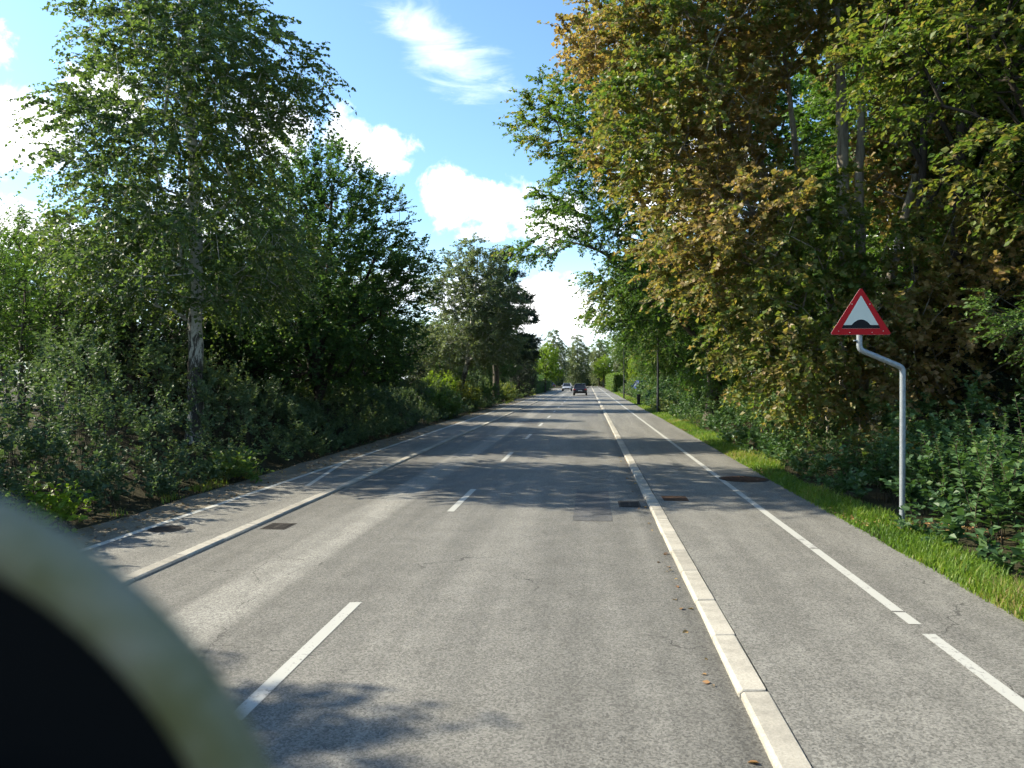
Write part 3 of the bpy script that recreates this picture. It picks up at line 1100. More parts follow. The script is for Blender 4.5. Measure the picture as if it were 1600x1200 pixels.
hazel = build_tree('hazel_tree', (-15.8, 24.5, .85),
    [[(0, 0, -.2, .13), (.1, 0, 2.5, .10), (.3, 0, 5.6, .03)], [(0, 0, .2, .10), (-.8, .1, 3, .07), (-1.9, 0, 5.0, .02)], [(0, 0, .2, .10), (1.0, -.1, 3, .07), (1.8, 0, 5.2, .02)]],
    [(0, 0, 3.0, 3.0, 2.8, 1.8), (-1.9, 0, 4.9, 2.3, 2.0, 1.0), (1.6, 0, 5.0, 2.2, 2.2, 1.4)],
    330, dict(T=6, m=17, length=.95, spread=.45, droop=.2, up=.12, leaf=.145, aspect=.72, flat=1.0, side=.8),
    'leaf_hazel', 'bark', 23, tip_r=.007, tint0=.5)
tag(hazel, 'bright green hazel behind the birch, its branches reaching out to the left', 'tree')

bushy = build_tree('garden_shrub', (-13.9, 17.6, .85),
    [[(0, 0, -.2, .05), (.1, 0, 2, .035), (.2, 0, 4.2, .012)], [(.1, 0, -.1, .05), (.7, .1, 2, .03), (1.1, 0, 4, .01)], [(-.1, 0, -.1, .05), (-.6, .1, 2, .03), (-1.0, 0, 4, .01)]],
    [(0, 0, 3.6, 1.7, 1.5, 1.5), (.6, .2, 2.6, 1.4, 1.3, 1.1), (-.9, 0, 2.6, 1.2, 1.2, 1.2)],
    230, dict(T=5, m=18, length=.7, spread=.4, droop=.1, up=.45, leaf=.085, aspect=.5, flat=.8, side=.8),
    'leaf_hazel', 'bark', 24, tip_r=.006, tint0=.35)
tag(bushy, 'tall upright light green shrub at the far left edge', 'shrub')

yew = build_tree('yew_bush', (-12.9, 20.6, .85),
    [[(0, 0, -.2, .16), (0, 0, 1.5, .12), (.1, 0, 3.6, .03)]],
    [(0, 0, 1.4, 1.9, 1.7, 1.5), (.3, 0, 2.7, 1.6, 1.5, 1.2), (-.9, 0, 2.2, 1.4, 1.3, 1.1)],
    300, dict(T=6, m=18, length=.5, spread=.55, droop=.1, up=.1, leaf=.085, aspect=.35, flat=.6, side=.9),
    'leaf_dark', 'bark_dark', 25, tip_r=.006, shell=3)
tag(yew, 'dense blackish evergreen bush behind the birch trunk', 'shrub')

lean = build_tree('leaning_birch', (-8.9, 52.0, .8),
    [[(0, 0, -.2, .22), (.35, 0, 1.2, .19), (.75, 0, 3.0, .15), (1.1, 0, 6.0, .10), (1.3, 0, 8.6, .05), (1.3, 0, 10.6, .02)],
     [(.8, 0, 3.0, .10), (.2, 0, 5.0, .07), (-.5, 0, 7.4, .02)]],
    [(1.1, 0, 4.2, 3.2, 2.8, 2.0), (1.6, 0, 6.4, 3.0, 2.6, 2.0), (.9, 0, 8.6, 2.1, 2.0, 1.6), (1.0, 0, 10.0, 1.0, 1.0, .9), (-1.7, 0, 3.6, 1.8, 1.8, 1.5), (-1.4, 0, 7.2, 1.2, 1.2, 1.2), (-2.0, 0, 1.9, 1.8, 1.6, 1.1)],
    560, dict(T=6, m=18, length=1.0, spread=.5, droop=.45, up=.3, leaf=.15, aspect=.6, flat=.4, side=.7, twig_r=.005),
    'leaf_grey', 'bark_birch', 26, tip_r=.008, arch=.3, tint0=.45, shell=2.4)
tag(lean, 'grey green slender tree with leaning pale trunk above the left shrubs', 'tree')

pine = build_tree('pine_tree', (-7.9, 66, .7),
    [[(0, 0, -.2, .30), (0, 0, 4, .24), (.2, 0, 9, .15), (.4, 0, 12.6, .04)]],
    [(1.2, 0, 4.6, 2.4, 2.2, .7), (1.6, 0, 6.6, 2.2, 2.2, .6), (1.2, 0, 8.4, 2.0, 2.0, .6), (.6, 0, 10.2, 1.6, 1.6, .6), (.5, 0, 11.8, 1.0, 1.0, .6), (-.8, 0, 9, 1.5, 1.5, .6), (-.8, 0, 6, 1.8, 1.8, .7), (2.2, 0, 3.6, 1.6, 1.6, .8)],
    280, dict(T=8, m=22, length=.6, spread=.6, droop=-.1, up=.35, leaf=.26, aspect=.17, flat=.2, side=.9, twig_r=.006),
    'needle', 'bark', 27, tip_r=.012, sag=.1, tint0=.4, shell=2.5)
tag(pine, 'dark layered pine rising behind the leaning grey green tree', 'tree')

lime = build_tree('lime_green_tree', (-6.9, 126, .1),
    [[(0, 0, -.2, .16), (0, 0, 2.5, .12), (0, 0, 6.5, .03)]],
    [(0, 0, 4.6, 2.1, 2.0, 2.2), (.6, 0, 6.0, 1.5, 1.5, 1.5), (1.0, 0, 3.2, 1.6, 1.6, 1.2)],
    130, dict(T=6, m=12, length=.8, spread=.6, droop=.2, up=.2, leaf=.22, aspect=.7, flat=.8),
    'leaf_lime', 'bark', 28, tip_r=.01, tint0=.5)
tag(lime, 'small bright yellow green tree at the far left bend', 'tree')

far = build_tree('weeping_tree', (-9, 205, 0),
    [[(0, 0, -.2, .30), (0, 0, 6, .22), (0, 0, 14, .05)]],
    [(0, 0, 6, 3.6, 3.4, 3.0), (.2, 0, 10, 3.2, 3.0, 3.0), (0, 0, 13.5, 1.8, 1.8, 1.8), (-1, 0, 3.2, 2.6, 2.6, 1.6)],
    230, dict(T=6, m=12, length=1.7, spread=.5, droop=1.0, up=.2, leaf=.36, aspect=.5, flat=.3),
    'leaf_grey', 'bark', 29, tip_r=.016, tint0=.4, shell=2.6)
tag(far, 'tall grey green weeping tree at the end of the road, left of centre', 'tree')

# ------------------------------------------------------------------ trees, right side
maple = build_tree('maple_tree', (7.3, 22.7, .15),
    [[(0, 0, -.2, .26), (0, 0, 2, .22), (-.1, 0, 6, .19), (-.3, 0, 11, .13), (-.5, 0, 15, .03)],
     [(.35, -.2, -.2, .17), (.45, -.2, 3, .15), (.35, -.2, 8, .12), (.5, -.2, 13.5, .03)],
     [(-.2, 0, -.2, .20), (-.5, -.1, 2.5, .17), (-1.4, -.3, 5.6, .14), (-2.8, -.6, 9.0, .10), (-4.6, -.8, 12.4, .03)],
     [(-.3, -.2, .3, .16), (-1.2, -1.2, 3.0, .13), (-2.5, -2.0, 5.5, .09), (-3.9, -2.2, 7.4, .03)],
     [(.3, .1, 1.0, .16), (1.2, .1, 5, .13), (2.4, 0, 10, .08), (3.2, 0, 13, .03)],
     [(-.3, .2, 4.0, .12), (-1.0, .2, 7.0, .10), (-1.5, .2, 10.5, .06), (-1.7, .2, 13.5, .02)]],
    [(-4.0, -.6, 12.2, 3.9, 3.4, 2.7), (-4.6, -1.2, 8.8, 2.6, 3.0, 2.0), (-3.2, -2.2, 5.6, 2.7, 3.0, 2.0), (-1.6, -3.0, 3.0, 2.6, 2.4, 1.9),
     (3.0, .9, 8.6, 2.6, 2.2, 2.2), (2.0, .6, 13.4, 3.8, 3.2, 2.6), (1.4, -3.4, 3.8, 2.8, 1.8, 2.3), (-3.6, 0, 15, 3, 3, 2)],
    1600, dict(T=6, m=19, length=.85, spread=.5, droop=.25, up=.08, leaf=.125, aspect=.95, shape='rhomb', flat=.35, side=.8, twig_r=.005),
    'leaf_maple', 'bark_maple', 31, tip_r=.0075, arch=.25, tint0=.60, tpatch=.28, pscale=.5, shell=2.6)
tag(maple, 'large browning maple with several pale stems overhanging the right cycle track', 'tree')

beech = build_tree('beech_tree', (6.2, 38.5, .3),
    [[(0, 0, -.2, .42), (0, 0, 3, .34), (-.4, 0, 8, .26), (-1.4, 0, 13, .16), (-2.0, 0, 18.5, .04)],
     [(0, 0, 3.5, .22), (-1.8, -.3, 7, .17), (-4.0, -.5, 11.5, .10), (-6.2, -.5, 14.5, .03)],
     [(0, 0, 3.0, .18), (-2.5, 0, 5.6, .12), (-5.5, .4, 8.4, .07), (-8.6, 1.5, 9.3, .02)],
     [(0, 0, 4.5, .22), (2, 0, 9, .15), (3.5, 0, 15, .04)]],
    [(-5.0, -.5, 14.4, 4.8, 3.6, 2.6), (-4.0, -.3, 17.8, 3.2, 3.2, 2.2), (-5.2, -.3, 10.4, 3.7, 3.4, 2.2), (-3.4, 0, 6.2, 3.0, 3.4, 2.4), (0.9, 0, 3.0, 2.2, 3.0, 1.6),
     (1.0, 0, 13.5, 4.6, 4.2, 5), (1.0, 0, 6.5, 4.0, 4, 3), (-8.8, 2.2, 8.9, 1.9, 1.2, .6, 3.0)],
    1150, dict(T=7, m=17, length=1.05, spread=.42, droop=.3, up=.05, leaf=.17, aspect=.68, flat=.6, side=.8, twig_r=.006),
    'leaf_beech', 'bark', 32, tip_r=.009, arch=.2, tint0=.45, tpatch=.22, shell=2.8)
tag(beech, 'tall green beech leaning out over the road behind the browning maple', 'tree')

syc = build_tree('sycamore_tree', (10.6, 17.0, .3),
    [[(0, 0, -.2, .26), (-.1, 0, 4, .21), (-.4, -.2, 8, .14), (-.6, -.3, 12, .03)],
     [(0, 0, 3.5, .14), (-1.6, -.8, 6.0, .10), (-3.0, -1.4, 8.4, .03)]],
    [(-2.4, -1.0, 8.8, 3.0, 2.4, 1.9), (.5, -.5, 9.6, 3.4, 2.6, 2.4), (-1.0, 0, 11.6, 3.4, 3.0, 2.0), (-1.4, -.8, 6.2, 2.2, 1.8, 1.0)],
    560, dict(T=6, m=15, length=.85, spread=.45, droop=.35, up=.05, leaf=.13, aspect=.8, shape='rhomb', flat=.9, side=.8),
    'leaf_maple', 'bark_dark', 33, tip_r=.0075, tint0=.20, tpatch=.16, shell=2.8)
tag(syc, 'olive green tree filling the upper right corner above the dark trunks', 'tree')

twigg = build_tree('overhanging_hornbeam', (8.6, 12.6, .3),
    [[(0, 0, -.2, .07), (-.2, 0, 1.6, .055), (-.7, -.1, 2.6, .035), (-1.9, -.2, 3.05, .01)], [(0, 0, .4, .05), (.1, 0, 2.2, .035), (-.1, 0, 3.8, .01)]],
    [(-.9, -.1, 2.75, 1.5, .9, .50), (.1, 0, 3.2, 1.2, 1.0, .7), (-1.9, -.2, 2.9, .7, .5, .3)],
    90, dict(T=5, m=16, length=.55, spread=.4, droop=.2, up=.05, leaf=.07, aspect=.62, shape='oval', flat=1.1, side=.85),
    'leaf_hazel', 'bark', 34, tip_r=.004, tint0=.45)
tag(twigg, 'bright green branch reaching in from the right edge beside the sign', 'shrub')


def copies(src, base_name, rows):
    for (x, y, sc, rz, label, cat, grp) in rows:
        c = copy_tree(src)
        c.name = base_name
        c.location = (x, y, float(ground_z(x, y)) - .05)
        c.rotation_euler = (0, 0, R(rz))
        c.scale = (sc, sc, sc * random.Random(x * 7 + y).uniform(.94, 1.08))
        for k in ('label', 'category', 'group'):
            if k in c.keys():
                del c[k]
        tag(c, label, cat, grp)


WL, WR, WF = 'wood behind the garden fence on the left', 'wood behind the maple on the right', 'trees at the end of the road'
sh_l = 'green garden tree half hidden behind the fence on the left'
sh_r = 'green tree in the dark wood behind the browning maple'
copies(horn, 'roadside_tree', [
    (-12.0, 2.75, 1.08, 130, 'roadside tree whose twigs enter the upper left corner and shade the road', 'tree', None),
    (-13.5, 33.0, .85, 70, sh_l, 'tree', WL), (-12.5, 41.0, .75, 200, sh_l, 'tree', WL),
    (-17.0, 34.0, .62, 300, sh_l, 'tree', WL),
    (-10.5, 79.0, .95, 250, 'dark round tree behind the pine on the left', 'tree', None),
    (-9.6, 94.0, .85, 20, 'dark low tree before the bright yellow green one', 'tree', None)])
copies(hazel, 'garden_tree', [(-21.5, 29.0, .70, 180, sh_l, 'tree', WL), (-11.8, 60.0, .9, 40, sh_l, 'tree', WL)])
copies(bushy, 'garden_shrub', [(-16.2, 20.5, 1.0, 90, 'light green shrub between the far left shrub and the hazel', 'shrub', None),
                               (-11.2, 33.5, .8, 200, 'light green shrub at the foot of the round-crowned tree', 'shrub', None)])
copies(yew, 'evergreen_bush', [(-11.2, 44.0, .95, 50, 'dark evergreen bush behind the left shrubs before the leaning tree', 'shrub', None),
                               (-7.9, 88.0, 1.15, 140, 'dark evergreen bush below the far left trees', 'shrub', None),
                               (-12.4, 24.5, .8, 250, 'blackish evergreen bush below the round-crowned tree', 'shrub', None)])
copies(far, 'weeping_tree', [(-3.0, 225, 1.0, 60, 'tall grey green weeping tree behind the dark car', 'tree', WF),
                             (3.5, 236, .95, 140, 'tall grey green weeping tree at the end of the right cycle track', 'tree', WF),
                             (-16, 215, .9, 200, 'tall grey green weeping tree left of the road end', 'tree', WF),
                             (11, 232, 1.0, 260, 'tall grey green tree behind the clipped hedge', 'tree', WF)])
copies(lime, 'yellow_green_tree', [(4.2, 205, 1.15, 50, 'small yellowish tree at the far end of the right cycle track', 'tree', None),
                                   (8.0, 122, .75, 90, 'small light green tree above the clipped hedge', 'tree', None)])
copies(beech, 'beech_tree', [
    (8.2, 58, .72, 15, 'green tree beyond the beech, above the nearer lamp post', 'tree', None),
    (8.6, 76, .68, -20, 'green tree above the waste bin', 'tree', None),
    (9.4, 96, .62, 35, 'green tree above the farther lamp post', 'tree', None),
    (10.0, 148, .62, 10, 'distant green tree behind the clipped hedge', 'tree', None),
    (12.2, 29, .9, 100, sh_r, 'tree', WR), (15.5, 25, .8, 10, sh_r, 'tree', WR), (21, 37, .9, 200, sh_r, 'tree', WR), (14.5, 47, .8, 260, sh_r, 'tree', WR),
    (27, 32, .9, 320, sh_r, 'tree', WR), (19, 22.5, .75, 30, sh_r, 'tree', WR), (16.0, 62, .75, 80, sh_r, 'tree', WR)])
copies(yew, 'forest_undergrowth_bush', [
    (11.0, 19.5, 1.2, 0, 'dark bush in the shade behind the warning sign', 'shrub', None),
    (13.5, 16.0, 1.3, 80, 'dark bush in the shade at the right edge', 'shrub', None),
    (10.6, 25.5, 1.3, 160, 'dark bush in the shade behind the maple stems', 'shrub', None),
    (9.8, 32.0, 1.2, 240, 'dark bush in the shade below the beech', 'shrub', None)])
# two bare dark trunks in the shade of the wood
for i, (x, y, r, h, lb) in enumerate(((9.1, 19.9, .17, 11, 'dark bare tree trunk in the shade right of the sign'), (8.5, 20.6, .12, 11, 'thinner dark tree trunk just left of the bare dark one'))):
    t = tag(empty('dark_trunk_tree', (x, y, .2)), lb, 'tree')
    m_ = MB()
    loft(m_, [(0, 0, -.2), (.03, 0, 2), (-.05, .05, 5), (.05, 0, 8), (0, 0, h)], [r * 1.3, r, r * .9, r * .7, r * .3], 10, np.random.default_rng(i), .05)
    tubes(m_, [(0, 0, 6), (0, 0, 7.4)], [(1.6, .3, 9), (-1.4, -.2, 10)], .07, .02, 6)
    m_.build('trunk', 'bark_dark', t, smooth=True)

# ------------------------------------------------------------------ shrub banks and ground cover
def shrub_mass(name, x0, x1, y0, y1, hfun, dens, spec, leafmat, seed, label, cat, tint0=.45, tpatch=.22, low=.04, pscale=.8, ypow=1.0):
    rng = np.random.default_rng(seed)
    n = int(abs(x1 - x0) * (y1 - y0) * dens)
    x = rng.uniform(x0, x1, n)
    y = y0 + (y1 - y0) * rng.uniform(0, 1, n) ** ypow
    h = hfun(x, y)
    h = h * (1 + .28 * patch_noise(rng, np.stack([x, y, 0 * x], 1), 1.1))
    ok = h > .12
    x, y, h = x[ok], y[ok], h[ok]
    n = len(x)
    g = ground_z(x, y)
    z = g + h * (low + (1 - low) * rng.uniform(0, 1, n) ** .9)
    C = np.stack([x, y, z], 1)
    D = nrm(np.stack([rng.normal(0, .4, n), rng.normal(0, .4, n), np.full(n, .7)], 1))
    lf, st = MB(), MB()
    ct = tint0 + tpatch * patch_noise(rng, C, pscale) + rng.normal(0, .06, n)
    sprays(rng, C, D, ct, lf, None, **spec)
    tubes(st, np.stack([x + rng.normal(0, .12, n), y + rng.normal(0, .12, n), g - .05], 1), C, .007, .004, 3)
    o = lf.build(name, leafmat, tint=True)
    s = st.build('stems', 'twig', o)
    s['kind'] = 'stuff'
    tag(o, label, cat, kind='stuff')
    return o


def h_left(x, y):
    return (0.28 + 0.95 * sstep(-x, 7.1, 8.6)) * (1 - .25 * sstep(-x, 10.2, 11.6)) * (1.42 - .70 * sstep(y, 14, 24) + .2 * sstep(y, 38, 48))


shrub_mass('shrub_bank', -11.4, -7.12, 5.5, 58, h_left, 9.8,
           dict(T=5, m=15, length=.52, spread=.5, droop=.15, up=.5, leaf=.075, aspect=.74, flat=.7, side=.8, twig_r=.003),
           'leaf_shrub', 41, 'bank of small-leaved grey green shrubs along the left side of the road', 'shrubs', ypow=1.45)
shrub_mass('far_shrub_bank', -11.0, -7.3, 58, 160, lambda x, y: (0.2 + 1.3 * sstep(-x, 7.3, 8.6)) * (1.1 - .2 * sstep(y, 60, 90)), 1.5,
           dict(T=6, m=9, length=.8, spread=.5, droop=.15, up=.4, leaf=.16, aspect=.7, flat=.7, side=.8, twig_r=.005),
           'leaf_shrub', 42, 'distant continuation of the shrubs along the left of the road', 'shrubs', .6)


def h_right(x, y):
    return (0.18 + 1.2 * sstep(x, 4.35, 5.6)) * (1.0 - .15 * sstep(y, 20, 40))


shrub_mass('ground_shrubs', 4.35, 8.0, 6.3, 62, h_right, 5.6,
           dict(T=5, m=11, length=.48, spread=.5, droop=.2, up=.45, leaf=.105, aspect=.75, shape='rhomb', flat=.8, side=.85, twig_r=.003),
           'leaf_ivy', 43, 'low leafy green shrubs between the right verge and the trees', 'shrubs', .42, .32, ypow=1.3)
shrub_mass('far_ground_shrubs', 4.9, 8.0, 62, 118, lambda x, y: .3 + 1.6 * sstep(x, 4.9, 6.2), 1.8,
           dict(T=6, m=9, length=.8, spread=.5, droop=.2, up=.4, leaf=.18, aspect=.7, flat=.8, side=.8),
           'leaf_ivy', 44, 'distant leafy shrubs behind the farther lamp post', 'shrubs', .5)


# the wood behind the first rows of trees: reads as one dark mass
def wood_mass(name, pts, depth, h0, h1, n, leaf, leafmat, seed, label, tint0=.4):
    rng = np.random.default_rng(seed)
    pts = np.array(pts, float)
    seg = np.linalg.norm(np.diff(pts, axis=0), axis=1)
    cum = np.concatenate([[0], np.cumsum(seg)])
    s = rng.uniform(0, cum[-1], n)
    x = np.interp(s, cum, pts[:, 0]) + rng.uniform(-depth, depth, n)
    y = np.interp(s, cum, pts[:, 1]) + rng.uniform(-depth, depth, n)
    top = h0 + (h1 - h0) * (.5 + .5 * np.clip(patch_noise(rng, np.stack([x, y, 0 * x], 1), .22), -1, 1))
    z = ground_z(x, y) + top * rng.uniform(.01, 1, n) ** .8
    C = np.stack([x, y, z], 1)
    lf = MB()
    D = nrm(rng.normal(0, 1, (n, 3)) + [0, 0, .3])
    sprays(rng, C, D, tint0 + .2 * patch_noise(rng, C, .4), lf, None, T=4, m=9, length=1.3, spread=.5, droop=.2, up=.1, leaf=leaf, aspect=.7, flat=.7)
    return tag(lf.build(name, leafmat, tint=True), label, 'trees', kind='stuff')


wood_mass('wood', [(17, 6), (20, 26), (16, 52), (15, 90), (14, 150), (12, 240), (-6, 262)], 2.6, 9, 15, 2500, .55, 'leaf_beech', 45,
          'mass of trees deep in the wood on the right and round the end of the road')
wood_mass('garden_trees', [(-27, 8), (-28, 40), (-24, 70), (-18, 110), (-30, 200), (-14, 262)], 2.5, 2.8, 5.2, 1150, .48, 'leaf_green', 46,
          'mass of garden trees far behind the fence on the left')


# upright large-leaved shoots beside the sign
def shoot_plant(x, y, h, n, label, seed, lean=.25):
    rng = np.random.default_rng(seed)
    t = tag(empty('snowberry_shoots', (x, y, float(ground_z(x, y)))), label, 'plant')
    lf, st = MB(), MB()
    for i in range(n):
        b0 = np.array([rng.normal(0, .16), rng.normal(0, .16), -.05])
        top = np.array([b0[0] + rng.normal(0, lean), b0[1] + rng.normal(0, lean), h * rng.uniform(.75, 1.1)])
        q = np.linspace(0, 1, 9)[:, None]
        pts = b0 + (top - b0) * q + np.array([rng.normal(0, .07), rng.normal(0, .07), 0]) * np.sin(q * 3.1)
        loft(st, pts, np.linspace(.008, .003, 9), 4)
        m = int(h * 26)
        tt = np.linspace(.22, 1, m)
        P = np.stack([np.interp(tt, q[:, 0], pts[:, k]) for k in range(3)], 1)
        ang = rng.uniform(0, 6.28) + np.arange(m) * 1.57 + (np.arange(m) % 2) * 1.57
        A = np.stack([np.cos(ang), np.sin(ang), np.full(m, .30)], 1) + rng.normal(0, .12, (m, 3))
        N = np.array([0, 0, 1.]) + rng.normal(0, .25, (m, 3))
        L = .125 * rng.uniform(.7, 1.15, m) * (1.1 - .5 * tt ** 3)
        add_leaves(lf, P, A, N, L, L * .68, np.clip(rng.normal(.4, .15, m), 0, 1), 'oval')
    st.build('stems', 'twig', t, smooth=True)
    lf.build('leaves', 'leaf_ivy', t, tint=True)
    return t


shoots = [(5.15, 10.1, 1.35, 7, 'leafy shoots just right of the sign pole foot'), (5.75, 10.6, 1.75, 8, 'tallest leafy shoots rising right of the sign pole'),
          (6.0, 9.7, 1.55, 8, 'dark green shoots at the lower right edge'), (5.3, 12.2, 1.25, 8, 'leafy shoots behind the sign pole'),
          (5.1, 13.6, 1.1, 8, 'broad leafy shoots just left of the sign pole'), (6.6, 11.3, 1.9, 8, 'tall shoots in shade at the right edge'),
          (5.2, 15.4, 1.0, 7, 'low leafy shoots beside the verge, level with the manhole cover')]
for i, (x, y, h, n, lb) in enumerate(shoots):
    shoot_plant(x, y, h, n + 3, lb, 60 + i)

# clipped hedge far right, yellow bushes left
def hedge(name, x0, x1, y0, y1, h, n, leafmat, seed, label, leaf=.2, tint=.5):
    rng = np.random.default_rng(seed)
    t = tag(empty(name, ((x0 + x1) / 2, (y0 + y1) / 2, 0)), label, 'hedge')
    cx, cy = (x0 + x1) / 2, (y0 + y1) / 2
    lf = MB()
    f = rng.integers(0, 4, n)
    x = np.where(f == 0, x0, np.where(f == 1, x1, rng.uniform(x0, x1, n))) - cx + rng.normal(0, .13, n)
    y = np.where(f == 2, y0, rng.uniform(y0, y1, n)) - cy + rng.normal(0, .05, n)
    z = np.where(f == 3, h, rng.uniform(.05, h, n)) + rng.normal(0, .13, n) + np.where(f == 3, .12 * np.sin(y * 1.1), 0)
    P = np.stack([x, y, z], 1)
    add_leaves(lf, P, rng.normal(0, 1, (n, 3)), rng.normal(0, 1, (n, 3)) + [0, 0, .5], leaf * rng.uniform(.6, 1.2, n), leaf * .6 * rng.uniform(.7, 1.1, n),
               np.clip(rng.normal(tint, .2, n), 0, 1))
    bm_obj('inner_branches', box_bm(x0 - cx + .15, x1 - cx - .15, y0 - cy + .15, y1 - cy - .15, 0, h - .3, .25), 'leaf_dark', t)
    lf.build('foliage', leafmat, t, tint=True)
    return t


hedge('clipped_hedge', 4.15, 5.6, 124, 175, 2.9, 9000, 'leaf_hazel', 71, 'clipped light green hedge along the right track in the distance', .24, .75)
hedge('clipped_hedge', -9.5, -7.2, 108, 150, 2.6, 7000, 'leaf_green', 72, 'clipped dark hedge at the far left bend', .24, .5)
hedge('closing_hedge', -48, 16, 246, 250, 4.2, 9000, 'leaf_green', 73, 'tall dark hedge closing the view at the end of the road', .5, .4)


def round_bush(name, x, y, r, h, leafmat, seed, label, n=60):
    b_ = build_tree(name, (x, y, float(ground_z(x, y)) - .02),
                    [[(0, 0, -.1, .04), (0, 0, h * .4, .03), (0, 0, h * .8, .01)], [(.05, 0, -.1, .03), (r * .4, 0, h * .4, .02), (r * .6, 0, h * .7, .01)]],
                    [(0, 0, h * .55, r, r, h * .42), (r * .3, 0, h * .35, r * .8, r * .8, h * .3)], n,
                    dict(T=5, m=13, length=.5, spread=.45, droop=.05, up=.5, leaf=.11, aspect=.6, flat=.6, side=.8), leafmat, 'twig', seed, tip_r=.004)
    return tag(b_, label, 'shrub')


round_bush('golden_bush', -8.1, 50.0, 1.0, 1.7, 'leaf_gold', 81, 'yellowish bush just right of the leaning pale trunk')
round_bush('golden_bush', -9.6, 49.0, 1.0, 1.9, 'leaf_lime', 82, 'bright green bush just left of the leaning pale trunk')
round_bush('green_bush', -7.9, 40.5, 1.0, 1.3, 'leaf_hazel', 83, 'light green bush at the edge of the left shrub bank')
round_bush('green_bush', -7.8, 59.5, 1.1, 1.7, 'leaf_green', 84, 'round green bush before the pine on the left')
round_bush('golden_bush', -7.9, 70.0, 1.2, 1.6, 'leaf_gold', 85, 'yellowish bush below the pine on the left')
round_bush('weed_clump', -7.45, 9.6, .35, .42, 'leaf_lime', 86, 'small bright green weed clump at the foot of the left shrubs', 14)
round_bush('weed_clump', -7.3, 15.2, .4, .35, 'leaf_hazel', 87, 'green weeds at the foot of the shrub bank beside the gravel', 14)

# ------------------------------------------------------------------ grass and fallen leaves
def grass(name, xf0, xf1, y0, y1, n, hgt, seed, label, wide=.009, pw=1.8, patchy=-9):
    rng = np.random.default_rng(seed)
    y = y0 + (y1 - y0) * rng.uniform(0, 1, n) ** pw
    u = rng.uniform(0, 1, n)
    x = xf0(y) + (xf1(y) - xf0(y)) * u
    pn = patch_noise(rng, np.stack([x, y, 0 * x], 1), 1.5)
    k_ = pn > patchy
    x, y, u, pn, n = x[k_], y[k_], u[k_], pn[k_], int(k_.sum())
    z = ground_z(x, y)
    h = hgt * rng.uniform(.45, 1.25, n) * (.55 + .55 * np.minimum(1, u * 3)) * (1 + .25 * pn)
    ang = rng.uniform(0, 6.28, n)
    ln = rng.uniform(.15, .8, n)
    w = wide * rng.uniform(.6, 1.3, n) * (1 + y / 22)
    d = np.stack([np.cos(ang), np.sin(ang), 0 * ang], 1)
    s = np.stack([-np.sin(ang), np.cos(ang), 0 * ang], 1)
    P = np.stack([x, y, z - .01], 1)
    up = np.array([0, 0, 1.])
    V = np.stack([P - s * w[:, None] * .5, P + s * w[:, None] * .5,
                  P + up * (h * .6)[:, None] + d * (h * ln * .3)[:, None] - s * w[:, None] * .4,
                  P + up * (h * .6)[:, None] + d * (h * ln * .3)[:, None] + s * w[:, None] * .4,
                  P + up * (h * (1 - .25 * ln))[:, None] + d * (h * ln)[:, None]], 1).reshape(-1, 3)
    t = (np.arange(n) * 5)[:, None, None] + np.array([(0, 1, 3), (0, 3, 2), (2, 3, 4)])[None]
    m_ = MB()
    tint = np.clip(.48 + .26 * pn + rng.normal(0, .2, n), 0, 1)
    m_.add(V, t, np.repeat(tint, 5))
    return tag(m_.build(name, 'grass', tint=True), label, 'grass', kind='stuff')


xe = lambda y: 3.72 + .2 * sstep(y, 8, 45)
grass('verge_grass', lambda y: xe(y) - .05, lambda y: xe(y) + .62 + .2 * np.sin(y * .7) + .25 * sstep(y, 14, 25), 4.5, 60, 40000, .16, 91,
      'bright green grass verge along the right cycle track')
grass('far_verge_grass', lambda y: xe(y) + .02, lambda y: xe(y) + 1.1, 60, 126, 9000, .13, 92, 'distant grass verge around the farther lamp post', .011, 1.0)
grass('left_edge_grass', lambda y: -7.5 + 0 * y, lambda y: -7.05 + 0 * y, 11, 130, 12000, .12, 93, 'patches of thin green grass along the gravel on the left', .009, 1.3, .95)


def litter(name, xa, xb, y0, y1, n, seed, label, clump=True, zoff=.012):
    rng = np.random.default_rng(seed)
    x = rng.uniform(xa, xb, n * 3)
    y = y0 + (y1 - y0) * rng.uniform(0, 1, n * 3) ** 1.5
    if clump:
        k = patch_noise(rng, np.stack([x, y, 0 * x], 1), 1.3) > .35
        x, y = x[k][:n], y[k][:n]
    else:
        x, y = x[:n], y[:n]
    n = len(x)
    z = np.where((x > -7.0) & (x < -6.16), .026, np.where((x > XL) & (x < XR), 0, np.where((x > -6.2) & (x < 3.75), .050, ground_z(x, y)))) + zoff
    lf = MB()
    A = np.stack([rng.normal(0, 1, n), rng.normal(0, 1, n), rng.normal(0, .15, n)], 1)
    L = rng.uniform(.03, .075, n)
    add_leaves(lf, np.stack([x, y, z], 1), A, np.array([0, 0, 1.]) + rng.normal(0, .25, (n, 3)), L, L * .7, rng.uniform(0, 1, n), 'oval')
    return tag(lf.build(name, 'litter', tint=True), label, 'leaves', kind='stuff')


litter('leaf_litter', 3.78, 5.4, 5, 40, 2600, 101, 'brown fallen leaves scattered in the right verge', True, .05)
litter('gravel_litter', -7.5, -6.2, 6, 50, 1500, 102, 'dead leaves scattered on the gravel beside the left shrubs', False)
litter('kerb_litter', .82, .99, 3, 40, 70, 103, 'a few yellow leaves lying in the right gutter', False, .008)

